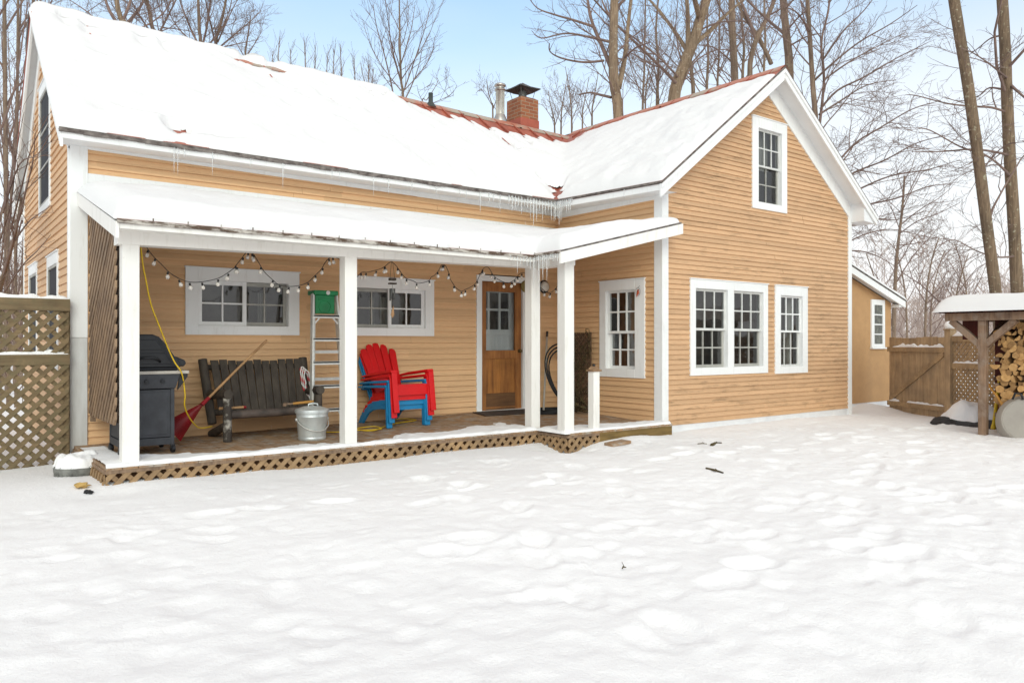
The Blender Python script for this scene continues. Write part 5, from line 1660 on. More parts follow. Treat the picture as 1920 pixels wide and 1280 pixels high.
# trellis (leans on the side wall)
FT = Frame((8.47, 0, 0), (0, 1, 0), (-1, 0, 0))
t = thing('leaning_trellis', (8.45, 9.3, dz(8.4, 9.3)), 'brown lattice trellis full of dry vines leaning on the side wall', 'trellis')
mb = MB(); lattice(mb, FT, 9.02, 9.62, dz(8.4, 9.3) + .02, 1.66, 0, .05, .07, .010)
mb.box(8.452, 8.474, 9.0, 9.03, dz(8.4, 9), 1.67); mb.box(8.452, 8.474, 9.61, 9.64, dz(8.4, 9), 1.67); mb.build('lattice_panel', M['trellis'], t)
mb = MB(); rv = random.Random(9)
for i in range(70):
    y = rv.uniform(9.02, 9.62); z = rv.uniform(.42, 1.6); pts = []
    for k in range(5):
        pts.append((8.44 + rv.uniform(-.03, .015), y, z)); y = min(9.66, max(8.99, y + rv.uniform(-.09, .09))); z = min(1.72, z + rv.uniform(.0, .11))
    mb.tube(pts, .006, 4)
for i in range(60):
    a = rv.uniform(0, 6.28); r = rv.uniform(.05, .22); x, y, z = 8.25 + r * math.cos(a) * .6, 9.2 + r * math.sin(a) * 1.6, dz(8.3, 9.2) + rv.uniform(.02, .12)
    mb.tube([(x, y, z), (x + rv.uniform(-.12, .12), y + rv.uniform(-.12, .12), z + rv.uniform(-.02, .06))], .009, 4)
mb.build('dry_vines', M['dead'], t)

# ---- cardinal ornament hanging on the side window
p = at_x(1196, 548, Xs - .075)
t = thing('bird_ornament', p, 'small red bird ornament hanging on the side window frame', 'ornament')
mb = MB(); mb.sphere((p.x, p.y, p.z + .0), (.014, .022, .035), 10, 8); mb.sphere((p.x, p.y - .005, p.z + .035), (.012, .014, .015), 8, 6); mb.tube([(p.x, p.y + .01, p.z - .02), (p.x, p.y + .025, p.z - .065)], [.010, .005], 6); mb.build('bird', simple('cardinal_red', (.6, .10, .03), (.12, .03, .02), 25, .6), t, smooth=True)
mb = MB(); pts = [(p.x, p.y + .045 * math.cos(2 * math.pi * i / 20), p.z + .01 + .06 * math.sin(2 * math.pi * i / 20)) for i in range(21)]
mb.tube(pts, .003, 4, False); mb.tube([(p.x, p.y, p.z + .07), (p.x + .04, p.y, p.z + .10)], .003, 4); mb.build('wire_ring', M['cable'], t)

# ================================================================ LEFT FENCE, LID, DEBRIS
def snow_strip(fr, a0, a1, o0, o1, z, h, name, label, seed=0, gap=-1):
    """lumpy snow lying on a rail"""
    n = max(4, int((a1 - a0) / .03)); mb = MB(); sec = 7
    rows = []
    for i in range(n + 1):
        a = a0 + (a1 - a0) * i / n
        hh = h * max(.0, .75 + .9 * noise.noise((a * 4.1, seed, 0)) + .4 * noise.noise((a * 12, seed, 3)))
        if gap > 0 and noise.noise((a * 2.3, seed + 5, 0)) > gap: hh = 0
        hh *= edge_round(min(i, n - i) * .03, .06)
        row = []
        for k in range(sec + 1):
            t = k / sec; o = o0 + (o1 - o0) * t
            row.append(fr.p(a, z + hh * math.sin(math.pi * t) ** .6 - .002, o + (.012 * math.sin(a * 9) if 0 < k < sec else 0)))
        rows.append(row)
    for i in range(n):
        for k in range(sec):
            mb.quad(rows[i][k], rows[i + 1][k], rows[i + 1][k + 1], rows[i][k + 1])
    o = mb.build(name, M['snow'], None)
    bmx = bmesh.new(); bmx.from_mesh(o.data); bmesh.ops.remove_doubles(bmx, verts=bmx.verts, dist=.0005); bmx.to_mesh(o.data); bmx.free()
    o.data.polygons.foreach_set('use_smooth', [True] * len(o.data.polygons))
    return tag(o, label, 'snow', kind='stuff')
FL = Frame((0, 9.84, 0), (1, 0, 0), (0, -1, 0))
fn = thing('lattice_fence', (-.3, 9.84, .1), 'mossy brown lattice fence with snow on its rails left of the house', 'fence')
mb = MB(); lattice(mb, FL, -2.2, 1.30, .05, 1.86, 0, .048, .098, .014, layers=((0, -1), (1, 1))); mb.build('lattice_panel', M['lattice_green'], fn)
mb = MB(); FL.box(mb, -2.2, 1.31, 1.85, 1.985, -.02, .045); mb.build('rail', M['lattice_green'], fn, bevel=.004)
mb = MB(); FL.box(mb, -2.2, 1.31, 1.255, 1.375, -.02, .035); mb.build('rail', M['lattice_green'], fn, bevel=.004)
mb = MB(); FL.box(mb, 1.24, 1.315, .0, 1.85, -.06, -.005); mb.build('fence_post', M['lattice_green'], fn, bevel=.004)
mb = MB(); FL.box(mb, -1.3, -1.2, .0, 1.85, -.08, -.005); mb.build('fence_post', M['lattice_green'], fn, bevel=.004)
snow_strip(FL, -2.2, 1.30, -.02, .045, 1.985, .05, 'rail_snow', 'snow lying along the top rail of the left lattice fence', 1)
snow_strip(FL, -2.2, 1.30, .0, .035, 1.375, .045, 'rail_snow', 'snow lying along the middle rail of the left lattice fence', 2, .25)

c = at_z(148, 893, .17); lc = Vector((c.x + .02, c.y + .16, .12))
ld = thing('utility_lid', lc, 'round grey ribbed lid capped with snow by the porch corner', 'lid')
mb = MB(); mb.lathe([(.205, 0), (.21, .07), (.222, .085), (.226, .13), (.222, .15), (.001, .155)], lc, 36)
for j in range(28):
    a = 2 * math.pi * j / 28
    if rng.random() < .8: mb.bar(lc + Vector((.212 * math.cos(a), .212 * math.sin(a), .0)), lc + Vector((.214 * math.cos(a), .214 * math.sin(a), .08)), .015, .012, (math.cos(a), math.sin(a), 0))
smooth_angle(mb.build('lid_ring', M['lid'], ld), 35)
heightfield('lid_snow', lc.x - .25, lc.x + .25, lc.y - .25, lc.y + .25, .012, lambda x, y: lc.z + .15,
            lambda x, y: (.095 + .05 * fbm(x, y, 5, 3)) * edge_round(.222 + .012 * fbm(x, y, 9, 2, 4) - math.hypot(x - lc.x, y - lc.y), .09), M['snow'], 'lumpy snow cap lying on the round lid by the porch corner')
def lump(name, u, v, r, mat, label, cat, seed):
    p = at_z(u, v, ground_z(*at_z(u, v, .16)[:2]) + .01)
    mb = MB(); mb.sphere((0, 0, 0), (1, 1, 1), 14, 9)
    mb.v = [tuple(Vector(q) * (1 + .75 * noise.noise(Vector(q) * 1.9 + Vector((seed, 0, 0))))) for q in mb.v]
    mb.v = [(p.x + q[0] * r[0], p.y + q[1] * r[1], p.z + q[2] * r[2]) for q in mb.v]
    return tag(mb.build(name, mat, None, smooth=True), label, cat)
lump('yellow_scrap', 154, 909, (.055, .06, .022), M['yellowdebris'], 'small yellowish scrap lying on the snow beside the round lid', 'debris', 2)
lump('dark_leaf', 166, 922, (.035, .055, .018), M['tarp'], 'curled dark leaf on the snow in front of the round lid', 'leaf', 5)
def stick(u0, v0, u1, v1, r, label, name='stick', up=.012):
    a = at_z(u0, v0, .16); b = at_z(u1, v1, .16)
    a.z = ground_z(a.x, a.y) + up; b.z = ground_z(b.x, b.y) + up
    mb = MB(); m = a.lerp(b, .5) + Vector((0, .01, .004)); mb.tube([a, m, b], [r, r * 1.2, r * .7], 6)
    q = m.lerp(b, .4); mb.tube([q, q + Vector((.03, .05, .015))], [r * .7, r * .3], 5)
    return tag(mb.build(name, M['dead'], None), label, 'stick')
stick(1334, 835, 1352, 829, .022, 'short broken branch end poking out of the snow in front of the double window')
stick(1308, 834, 1326, 834, .006, 'thin dark twig lying on snow left of the broken branch end')
stick(1324, 883, 1356, 891, .010, 'dark twig lying alone on the trodden snow below the gable wall')
stick(1167, 1064, 1174, 1062, .004, 'tiny dark bark bit in the foreground snow')

# ================================================================ RIGHT: GATE, FENCE, SHED
sd = Vector((.4626, .8866, 0)); nv = Vector((-.8866, .4626, 0))
FG = Frame((14.44, 6.2, 0), sd, nv)
gt = thing('wooden_gate', (14.8, 6.9, .2), 'brown board gate with diagonal brace and snow on its rails', 'gate')
bx = 0.02
for i in range(8):
    w_ = .19
    mb = MB(); fbox(mb, FG, bx, bx + w_ - .006, .12 + rng.uniform(-.01, .01), 1.60 + .01 * math.sin(i), 0, .02)
    mb.build('board', M['gate'], gt, bevel=.003); bx += w_
mb = MB(); fbox(mb, FG, .0, 1.56, 1.33, 1.42, .021, .055); mb.build('rail', M['gate_rail'], gt, bevel=.004)
mb = MB(); fbox(mb, FG, .0, 1.56, .28, .37, .021, .055); mb.build('rail', M['gate_rail'], gt, bevel=.004)
mb = MB(); mb.bar(FG.p(.04, 1.33, .038), FG.p(1.50, .38, .038), .034, .085, nv.cross(Vector((0, 0, 1)))); 
mb = MB(); a_, b_ = Vector(FG.p(.03, 1.30, .022)), Vector(FG.p(1.50, .40, .022)); up = Vector((0, 0, .052))
mb.prism([a_ - up, b_ - up, b_ + up, a_ + up], nv * .032); mb.build('brace', M['gate_rail'], gt, bevel=.003)
snow_strip(FG, .02, 1.4, .021, .055, 1.42, .06, 'rail_snow', 'snow lying on the upper rail of the wooden gate', 3)
snow_strip(FG, .02, 1.5, .021, .055, .37, .04, 'rail_snow', 'snow lying on the lower rail of the wooden gate', 4, .2)
gf = thing('lattice_fence', (14.0, 5.3, .2), 'brown lattice fence section between the wooden gate and the woodshed', 'fence')
mb = MB(); fbox(mb, FG, -.17, -.03, .0, 1.72, -.05, .075); mb.build('fence_post', M['gate'], gf, bevel=.004)
mb = MB(); fbox(mb, FG, -.185, -.015, 1.72, 1.745, -.065, .09); fbox(mb, FG, -.16, -.04, 1.745, 1.78, -.04, .065); mb.build('post_cap', M['gate_rail'], gf, bevel=.004)
mb = MB(); lattice(mb, FG, -2.2, -.17, .42, 1.56, .0, .050, .074, .010); mb.build('lattice_panel', M['gate_rail'], gf)
mb = MB(); fbox(mb, FG, -2.2, -.17, 1.52, 1.62, -.02, .05); mb.build('rail', M['gate_rail'], gf, bevel=.004)
mb = MB(); fbox(mb, FG, -2.2, -.17, 1.05, 1.15, -.02, .045); mb.build('rail', M['gate_rail'], gf, bevel=.004)
snow_strip(FG, -2.2, -.19, -.03, .055, 1.62, .085, 'rail_snow', 'snow lying on the top rail of the fence beside the woodshed', 6)
snow_strip(FG, -2.2, -.19, .0, .045, 1.15, .05, 'rail_snow', 'snow lying on the middle rail of the fence beside the woodshed', 7, .25)
mb = MB(); pc = Vector(FG.p(-.10, 1.78, .012)); mb.sphere((pc.x, pc.y, pc.z + .02), (.095, .095, .085), 14, 9)
tag(mb.build('post_snow', M['snow'], None, smooth=True), 'round snow cap sitting on the gate post', 'snow', kind='stuff')
# far lattice behind it seen past the annex
# snow heap and tarp
hx, hy = 13.78, 5.55
heightfield('snow_heap', hx - .5, hx + .45, hy - .75, hy + .65, .035, lambda x, y: .12, lambda x, y: (.38 + .14 * fbm(x, y, 1.9, 4, 3)) * edge_round(1 + .25 * fbm(x, y, 2.5, 3, 8) - math.hypot((x - hx) / .36, (y - hy) / .46), .75), M['snow'], 'mound of snow piled on the black tarp beside the shed')
mb = MB(); rows = []
for i in range(13):
    row = []
    for j in range(7):
        y = hy - .55 + 1.0 * i / 12; t_ = j / 6
        x = hx - .52 + .30 * t_ + .03 * noise.noise((y * 3, t_ * 2, 0)); z = .10 + .22 * math.sin(t_ * 1.6) * (.75 + .35 * noise.noise((y * 2.2, 1, 0))) + .02 * noise.noise((y * 9, t_ * 7, 2))
        row.append((x, y, z))
    rows.append(row)
for i in range(12):
    for j in range(6): mb.quad(rows[i][j], rows[i + 1][j], rows[i + 1][j + 1], rows[i][j + 1])
tag(mb.build('black_tarp', M['tarp'], None), 'black plastic tarp showing under the snow mound beside the shed', 'tarp')

# ---- woodshed
sh = thing('woodshed', (12.9, 4.0, .15), 'open timber woodshed with snowy corrugated roof and dark red boards', 'shed')
FX = 12.45
def tb(x0, x1, y0, y1, z0, z1, name, mat, par=sh, bev=.005):
    mb = MB(); mb.box(x0, x1, y0, y1, z0, z1); return mb.build(name, M[mat], par, bevel=bev)
tb(FX, FX + .10, 4.80, 4.91, .0, 1.83, 'post', 'shedwood'); tb(FX, FX + .12, 2.1, 2.24, .0, 1.83, 'post', 'shedwood')
tb(13.45, 13.57, 4.79, 4.93, .0, 1.83, 'post', 'shedwood'); tb(13.45, 13.57, 2.1, 2.24, .0, 1.83, 'post', 'shedwood')
tb(FX - .035, FX + .06, 1.6, 5.36, 1.83, 1.945, 'beam', 'shedwood'); tb(13.48, 13.56, 1.6, 5.36, 1.83, 1.945, 'beam', 'shedwood')
mb = MB(); mb.bar((FX + .06, 4.86, 1.44), (FX + .06, 5.30, 1.835), .09, .09, (1, 0, 0)); mb.build('brace', M['shedwood'], sh, bevel=.004)
mb = MB(); mb.bar((FX + .06, 4.86, 1.44), (FX + .06, 4.42, 1.835), .09, .09, (1, 0, 0)); mb.build('brace', M['shedwood'], sh, bevel=.004)
mb = MB(); mb.bar((FX + .14, 4.86, 1.44), (13.3, 4.86, 1.83), .08, .08, (0, 1, 0)); mb.build('brace', M['shedwood'], sh, bevel=.004)
mb = MB()
y = 1.9
while y < 4.95:
    mb.box(13.42, 13.447, y, y + .145, .05, 1.95); y += .15
mb.build('back_boards', M['shedred'], sh, bevel=.003)
tb(12.88, 12.91, 4.93, 5.30, 1.55, 1.90, 'header_board', 'shedred')
for v in (672, 719, 772):
    q = at_x(1862, v, 13.2); tb(12.75, 13.41, 4.74, 4.80, q.z - .03, q.z + .03, 'shelf_rail', 'shedwood')
    tb(13.36, 13.415, 3.0, 4.9, q.z - .03, q.z + .03, 'shelf_rail', 'shedwood')
mb = MB()   # corrugated roof
n = 150; rows = []
for i in range(n + 1):
    yy = 1.5 + 3.95 * i / n; c_ = .010 * math.sin(i * 1.9)
    rows.append(((FX - .12, yy, 1.962 + c_), (13.9, yy, 1.99 + c_)))
for i in range(n): 
    mb.quad(rows[i][0], rows[i + 1][0], rows[i + 1][1], rows[i][1])
    d_ = Vector((0, 0, -.006)); mb.quad(Vector(rows[i][0]) + d_, Vector(rows[i + 1][0]) + d_, Vector(rows[i + 1][1]) + d_, Vector(rows[i][1]) + d_)
mb.build('roof', M['shedred'], sh)
heightfield('shed_snow', FX - .20, 13.95, 1.5, 5.50, .04, lambda x, y: 1.975, lambda x, y: (.245 + .03 * fbm(x, y, 1.2, 3, 6)) * edge_round(x - (FX - .17), .13) * edge_round(5.47 - y, .28) * edge_round(13.93 - x, .1), M['snow_roof'], 'thick snow pillow lying on the woodshed roof')

# ---- firewood: every split log is a thing
def log_mesh(k):
    r = random.Random(40 + k); kind = k % 4
    n = 9; pts = []
    if kind == 0:      # round
        for i in range(10):
            a = 2 * math.pi * i / 10; q = 1 + r.uniform(-.06, .06); pts.append((math.cos(a) * q, math.sin(a) * q))
    elif kind in (1, 3):    # half
        for i in range(8):
            a = math.pi * i / 7; q = 1 + r.uniform(-.07, .07); pts.append((math.cos(a) * q, math.sin(a) * q * .95 - .3))
    else:              # wedge
        pts.append((-.1, -.85))
        for i in range(6):
            a = R(25) + R(130) * i / 5; q = 1 + r.uniform(-.08, .05); pts.append((math.cos(a) * q * 1.05, math.sin(a) * q * .9))
    L = .21; tw = r.uniform(-.12, .12)
    V = []; Fs = []; mi = []
    m = len(pts)
    secs = [(-L, .97), (-L + .012, 1.0), (0, 1.02), (L, 1.0)]
    for x, s in secs:
        for (a, b) in pts: V.append((x + r.uniform(-.004, .004), a * .068 * s, b * .068 * s + tw * x * .2))
    for i in range(len(secs) - 1):
        for j in range(m):
            j2 = (j + 1) % m; Fs.append((i * m + j, i * m + j2, (i + 1) * m + j2, (i + 1) * m + j)); mi.append(0 if i == 0 or kind != 0 and (kind == 2 and j in (0, m - 1) or kind in (1, 3) and j == m - 1) else 1)
    Fs.append(tuple(range(m - 1, -1, -1))); mi.append(0)
    Fs.append(tuple(range((len(secs) - 1) * m, len(secs) * m))); mi.append(0)
    me = bpy.data.meshes.new('firewood_log'); me.from_pydata(V, [], Fs); me.materials.append(M['logend']); me.materials.append(M['logside'])
    me.polygons.foreach_set('material_index', mi); me.update(); return me
for nm_ in ('fresh_cut_wood', 'log_bark'):
    m_ = bpy.data.materials[nm_]; nt_m = m_.node_tree; b_m = nt_m.nodes['Principled BSDF']
    src_ = b_m.inputs['Base Color'].links[0].from_socket
    oi = N(nt_m, 'ShaderNodeObjectInfo')
    nt_m.links.new(mixc(nt_m, 1.0, src_, ramp(nt_m, oi.outputs['Random'], [(0, (.62, .58, .55)), (.5, (.95, .93, .9)), (1, (1.2, 1.15, 1.05))]), 'MULTIPLY'), b_m.inputs['Base Color'])
lms = [log_mesh(k) for k in range(10)]
rl = random.Random(21)
z = .235; row = 0
def add_log(x, y, z, s, label):
    o = bpy.data.objects.new('firewood_log', rl.choice(lms)); COL.objects.link(o)
    o.location = (x, y, z); o.rotation_euler = (rl.uniform(0, 6.28), rl.uniform(-.06, .06), rl.uniform(-.10, .10)); o.scale = (1, s, s)
    tag(o, label, 'firewood log', 'split firewood stacked in the woodshed')
while z < 1.71:
    y = 4.735 - (0.0 if row % 2 else .06) - .02 * math.sin(row)
    while y > 3.35:
        s = rl.uniform(.62, 1.12)
        add_log(12.93 + rl.uniform(-.04, .03), y, z + rl.uniform(-.012, .012), s, 'pale split firewood log lying in the stacked rows inside the woodshed')
        y -= .104 * (s * .6 + .4) + rl.uniform(0, .008)
    z += .083; row += 1
for y in (4.56, 4.42, 4.28, 4.12, 3.95, 3.8): add_log(12.93, y, z + .01, .95, 'pale split firewood log lying in the stacked rows inside the woodshed')
o_y = at_x(1893, 607, 12.93)
add_log(12.92, 4.47, 1.775, .95, 'single round log sitting alone on top of the firewood stack')

# ---- tools by the woodshed
a_, b_ = at_d(1862, 804, 11.75), at_d(1874, 712, 11.95)
t = thing('splitting_maul', a_, 'long tool with bright yellow handle standing head up against the woodpile', 'maul')
a_.z = max(a_.z, .16)
mb = MB(); mb.tube([a_, a_.lerp(b_, .06), a_.lerp(b_, .12), b_], [.034, .032, .023, .023], 10); smooth_angle(mb.build('handle', M['maul'], t), 50)
mb = MB(); q = b_ + Vector((0, 0, .02)); mb.bar(q + Vector((-.06, .07, 0)), q + Vector((.06, -.07, 0)), .05, .06); mb.build('head', M['shedwood'], t, bevel=.006)
a_, b_ = at_d(1849, 714, 11.75), at_d(1893, 778, 11.25)
t = thing('tool_handle', b_, 'orange wooden tool handle leaning from the shed post to the taupe tub', 'tool handle')
mb = MB(); mb.tube([a_, b_], [.018, .021], 10); smooth_angle(mb.build('shaft', M['handle_orange'], t), 50)
mb = MB(); d = (a_ - b_).normalized(); mb.tube([a_ - d * .02, a_ + d * .02], [.021, .019], 10); mb.build('end_cap', M['handle'], t)
c = at_d(1927, 789, 11.0)
t = thing('plastic_tub', c, 'round taupe plastic tub tipped against the firewood with its base to the yard', 'tub')
ax = (Vector((0, 0, 1.2)) - c).normalized(); ax = (ax + Vector((-.15, -.1, .30))).normalized()
mb = MB(); mb.lathe([(.385, -.10), (.392, -.085), (.385, -.07), (.34, .02), (.325, .045), (.315, .05), (.305, .045), (.300, .05), (.001, .06)], c, 48, ax); smooth_angle(mb.build('tub_shell', M['taupe'], t), 35)
mb = MB(); q = c + Vector((-.02, .12, .35)); mb.tube([q + Vector((-.02, .06, -.05)), q + Vector((0, .03, .04)), q + Vector((.02, -.04, .03)), q + Vector((.02, -.06, -.05))], .016, 8); mb.build('tub_handle', M['black'], t, smooth=True)

# ================================================================ TREES
def limb(out, pts, r0, r1):
    """smooth polyline with tapering radius"""
    P = spline(pts, 4); n = len(P)
    rad = [r0 + (r1 - r0) * (i / (n - 1)) for i in range(n)]
    out.append((P, rad)); return P, rad
def twigs(out, P, rad, rg, lvl, dens, lmul=1.0, up=.35, start=.15, minr=.004, spread=1.0):
    """side branches along a limb, recursively"""
    L = sum((b - a).length for a, b in zip(P[:-1], P[1:]))
    k = max(1, int(dens * 2.5 * L + rg.random()))
    if lvl == 0: k = min(k, 6)
    for i in range(k):
        t = start + (1 - start) * (i + rg.random()) / k
        f = t * (len(P) - 1); j = min(int(f), len(P) - 2); p = P[j].lerp(P[j + 1], f - j)
        r = rad[j] + (rad[j + 1] - rad[j]) * (f - j)
        d = (P[j + 1] - P[j]).normalized()
        s = Vector((rg.gauss(0, 1), rg.gauss(0, 1), rg.gauss(0, .6))); s -= d * s.dot(d)
        if s.length < .05: continue
        s.normalize()
        ang = rg.uniform(.5, .95) * spread
        dd = (d * math.cos(ang) + s * math.sin(ang) + Vector((0, 0, up * rg.uniform(.3, 1)))).normalized()
        l = L * rg.uniform(.28, .55) * (1.1 - .55 * t) * lmul
        l = min(l, 4.2) 
        if l < .14: continue
        rr = max(minr, min(r * .55, .006 + l * .0078)); n = 5 if l > .7 else 4
        q = [p]; cd = dd
        for m in range(n):
            cd = (cd + Vector((rg.gauss(0, .16), rg.gauss(0, .16), rg.gauss(0, .12) + up * .10))).normalized()
            q.append(q[-1] + cd * (l / n))
        rd = [rr * (1 - .8 * m / n) for m in range(n + 1)]
        rd = [max(x, minr * .8) for x in rd]
        out.append((q, rd))
        if lvl > 0: twigs(out, q, rd, rg, lvl - 1, dens * 1.75, lmul, up * .8, .2, minr, spread)
def build_tree(name, base, trunk, crown, label, group=None, bark='bark', twig='twig', cat='tree'):
    t = thing(name, base, label, cat, group)
    mb = MB()
    for P, rd in trunk: mb.tube(P, rd, 10, True)
    mb.build('trunk', M[bark], t, smooth=True)
    mb = MB()
    for P, rd in crown:
        r = max(rd); mb.tube(P, rd, 7 if r > .05 else (4 if r > .016 else 3), False)
    mb.build('crown', M[twig], t, smooth=True)
    return t
def to_pts(px, D, rg=None, jit=0.0, d1=None):
    out = []; n = len(px)
    for i, (u, v) in enumerate(px):
        dd = D if d1 is None else D + (d1 - D) * i / max(1, n - 1)
        out.append(at_d(u, v, dd))
    return out
def guided(name, D, trunk_px, r0, r1, limbs, label, seed, dens=1.0, lvl=2, bark='bark', twig='twig', up=.3, trunk_tw=.75, minr=.0042, lmul=1.0, group=None):
    if bark != 'bark_lichen': r0, r1 = r0 * .72, r1 * .72
    rg = random.Random(seed)
    tp = to_pts(trunk_px, D)
    p0 = tp[0]; base = Vector((p0.x + (p0.x - tp[1].x) * .2, p0.y, -.1))
    if p0.z > .6: tp = [base, base.lerp(p0, .6)] + tp
    trunk = []; crown = []
    zt = [p.z for p in tp]
    P = spline(tp, 4); n = len(P)
    z0, z1 = p0.z, tp[-1].z
    rad = []
    for p in P:
        k = (p.z - z0) / (z1 - z0) if z1 > z0 else 0
        rad.append((r0 + (r1 - r0) * k) * (1 + .05 * noise.noise(p * 1.5)) if k > 0 else r0 * (1 - k * .12))
    trunk.append((P, rad))
    vis = [i for i, p in enumerate(P) if p.z > z0 - 1.5]
    if trunk_tw: twigs(crown, [P[i] for i in vis], [rad[i] for i in vis], rg, lvl, trunk_tw, lmul, up, .0, minr)
    for L in limbs:
        px, ra, rb = L[0], L[1] * .78, L[2] * .75
        d1 = L[3] if len(L) > 3 else D + rg.uniform(-2.5, 2.5)
        Q, rq = limb(trunk if ra > .07 else crown, to_pts(px, D, d1=d1), ra, rb)
        twigs(crown, Q, rq, rg, lvl, dens, lmul, up, .12, minr)
    return build_tree(name, Vector((base.x, base.y, 0)), trunk, crown, label, group, bark, twig)

# the big forked tree right of the chimney
guided('bare_tree', 21, [(1160, 225), (1151, 150), (1150, 80), (1152, 0), (1153, -120)], .20, .13, [
    ([(1146, 128), (1128, 85), (1108, 35), (1096, -40), (1085, -120)], .085, .03), ([(1160, 165), (1172, 105), (1178, 45), (1190, -60)], .10, .05),
    ([(1112, 50), (1075, 38), (1040, 28), (1008, 16), (990, -6)], .055, .014), ([(1148, 80), (1105, 70), (1060, 63), (1015, 72), (997, 58)], .05, .012),
    ([(1132, 114), (1095, 117), (1055, 110), (1032, 98), (1030, 82)], .045, .018), ([(1146, 183), (1125, 178), (1106, 174), (1085, 178)], .05, .03),
    ([(1172, 108), (1192, 90), (1218, 80)], .05, .02), ([(1152, 20), (1180, -10), (1215, -40)], .06, .03), ([(1150, 40), (1130, 5), (1115, -50)], .05, .02)],
    'big forked bare tree right of the chimney with long crooked side limbs', 1, .95, 2, 'bark_light')
guided('bare_tree', 24, [(1262, 200), (1282, 125), (1300, 78), (1315, 30), (1332, -30), (1350, -140)], .27, .14, [
    ([(1288, 95), (1262, 55), (1235, 20), (1200, -20)], .09, .03), ([(1303, 82), (1335, 55), (1365, 25), (1395, 0)], .10, .04), ([(1290, 95), (1289, 20), (1282, -60)], .11, .06),
    ([(1276, 165), (1245, 132), (1210, 98), (1160, 50), (1105, -10)], .07, .03, 22), ([(1276, 150), (1240, 112), (1190, 72), (1140, 40)], .06, .02, 21), ([(1272, 175), (1300, 120), (1340, 95), (1372, 95)], .05, .02), ([(1312, 35), (1300, -10), (1290, -60)], .12, .06), ([(1305, 60), (1350, 42), (1400, 40)], .05, .02)],
    'massive leaning bare tree behind the middle of the wing ridge', 2, .9, 2, 'bark_light')
guided('bare_tree', 27, [(1300, 190), (1298, 150), (1292, 90), (1290, 30), (1285, -60)], .10, .07, [([(1296, 120), (1325, 85), (1345, 50)], .05, .02)], 'thin bare tree close behind the massive leaning tree', 31, .9, 2)
guided('bare_tree', 27, [(1378, 165), (1374, 80), (1372, 0), (1372, -90)], .19, .14, [([(1376, 60), (1350, 15), (1330, -30)], .06, .02), ([(1374, 100), (1400, 60), (1415, 20)], .05, .02), ([(1376, 120), (1340, 90), (1310, 85)], .05, .015)], 'straight slender bare trunk standing behind the wing ridge', 3, .8, 2)
guided('bare_tree', 25, [(1406, 160), (1408, 110), (1420, 70), (1440, 30), (1455, -10), (1475, -80)], .13, .07, [([(1418, 75), (1405, 40), (1388, 0), (1375, -30)], .08, .04), ([(1446, 120), (1425, 75), (1395, 30), (1375, -15)], .09, .05), ([(1440, 30), (1462, 18), (1490, 0)], .05, .02)], 'crossing V-shaped bare tree left of the gable peak', 4, .9, 2)
guided('bare_tree', 22, [(1480, 140), (1476, 80), (1470, 20), (1464, -50)], .17, .12, [([(1472, 65), (1440, 38), (1405, 5), (1385, -20)], .06, .025), ([(1474, 60), (1500, 30), (1530, 10)], .05, .015), ([(1470, 20), (1495, -10), (1520, -50)], .05, .02), ([(1476, 90), (1510, 70), (1545, 62)], .04, .012)], 'upright bare tree directly behind the gable peak', 5, .9, 2)
guided('bare_tree', 20, [(1530, 250), (1524, 160), (1519, 80), (1514, 0), (1510, -80)], .10, .06, [([(1536, 240), (1545, 150), (1540, 80), (1553, 20), (1562, -60)], .055, .035, 20.5), ([(1528, 150), (1560, 120), (1610, 80), (1670, 45), (1720, 10)], .045, .010, 18), ([(1538, 205), (1570, 170), (1620, 145), (1680, 110), (1740, 80)], .045, .010, 18.5), ([(1536, 215), (1575, 190), (1625, 160), (1680, 150)], .04, .010), ([(1520, 60), (1495, 25), (1475, 15)], .045, .02), ([(1545, 110), (1580, 60), (1620, 20), (1650, -20)], .04, .012, 19), ([(1545, 150), (1590, 118), (1640, 90), (1700, 60)], .035, .01, 22)],
    'twin-stemmed bare tree right of the gable peak with long sweeping limbs', 6, 1.15, 2, 'bark', 'twig', .15)
guided('bare_tree', 19, [(1555, 520), (1548, 420), (1545, 330)], .12, .07, [([(1550, 330), (1600, 272), (1650, 240), (1710, 205), (1760, 190)], .04, .009, 17), ([(1552, 350), (1610, 320), (1660, 300), (1720, 268), (1790, 250)], .04, .009, 18), ([(1555, 380), (1610, 355), (1670, 330), (1740, 318), (1800, 300)], .038, .009, 20), ([(1560, 400), (1620, 385), (1680, 372), (1740, 350), (1785, 345)], .035, .009, 17.5), ([(1560, 430), (1625, 410), (1680, 412), (1735, 395)], .03, .008, 20), ([(1560, 470), (1620, 440), (1670, 430), (1720, 440)], .03, .008, 21), ([(1555, 330), (1590, 290), (1620, 240), (1660, 210)], .03, .009, 22), ([(1560, 480), (1600, 470), (1640, 478), (1680, 500)], .03, .008, 18)],
    'low spreading bare tree hidden behind the gable with fine limbs reaching right', 7, 1.25, 2, 'bark', 'twig', .12)
guided('bare_tree', 28, [(1676, 600), (1680, 500), (1686, 440), (1692, 390), (1696, 330)], .10, .045, [([(1692, 385), (1712, 345), (1730, 310)], .03, .01), ([(1684, 440), (1720, 415), (1760, 400), (1800, 380)], .03, .01), ([(1682, 470), (1650, 440), (1625, 430)], .025, .01), ([(1690, 400), (1660, 370), (1640, 350)], .025, .01), ([(1682, 460), (1725, 455), (1770, 440)], .025, .01)], 'young bare tree standing between the annex roof and the twin trunks', 8, 1.3, 2)
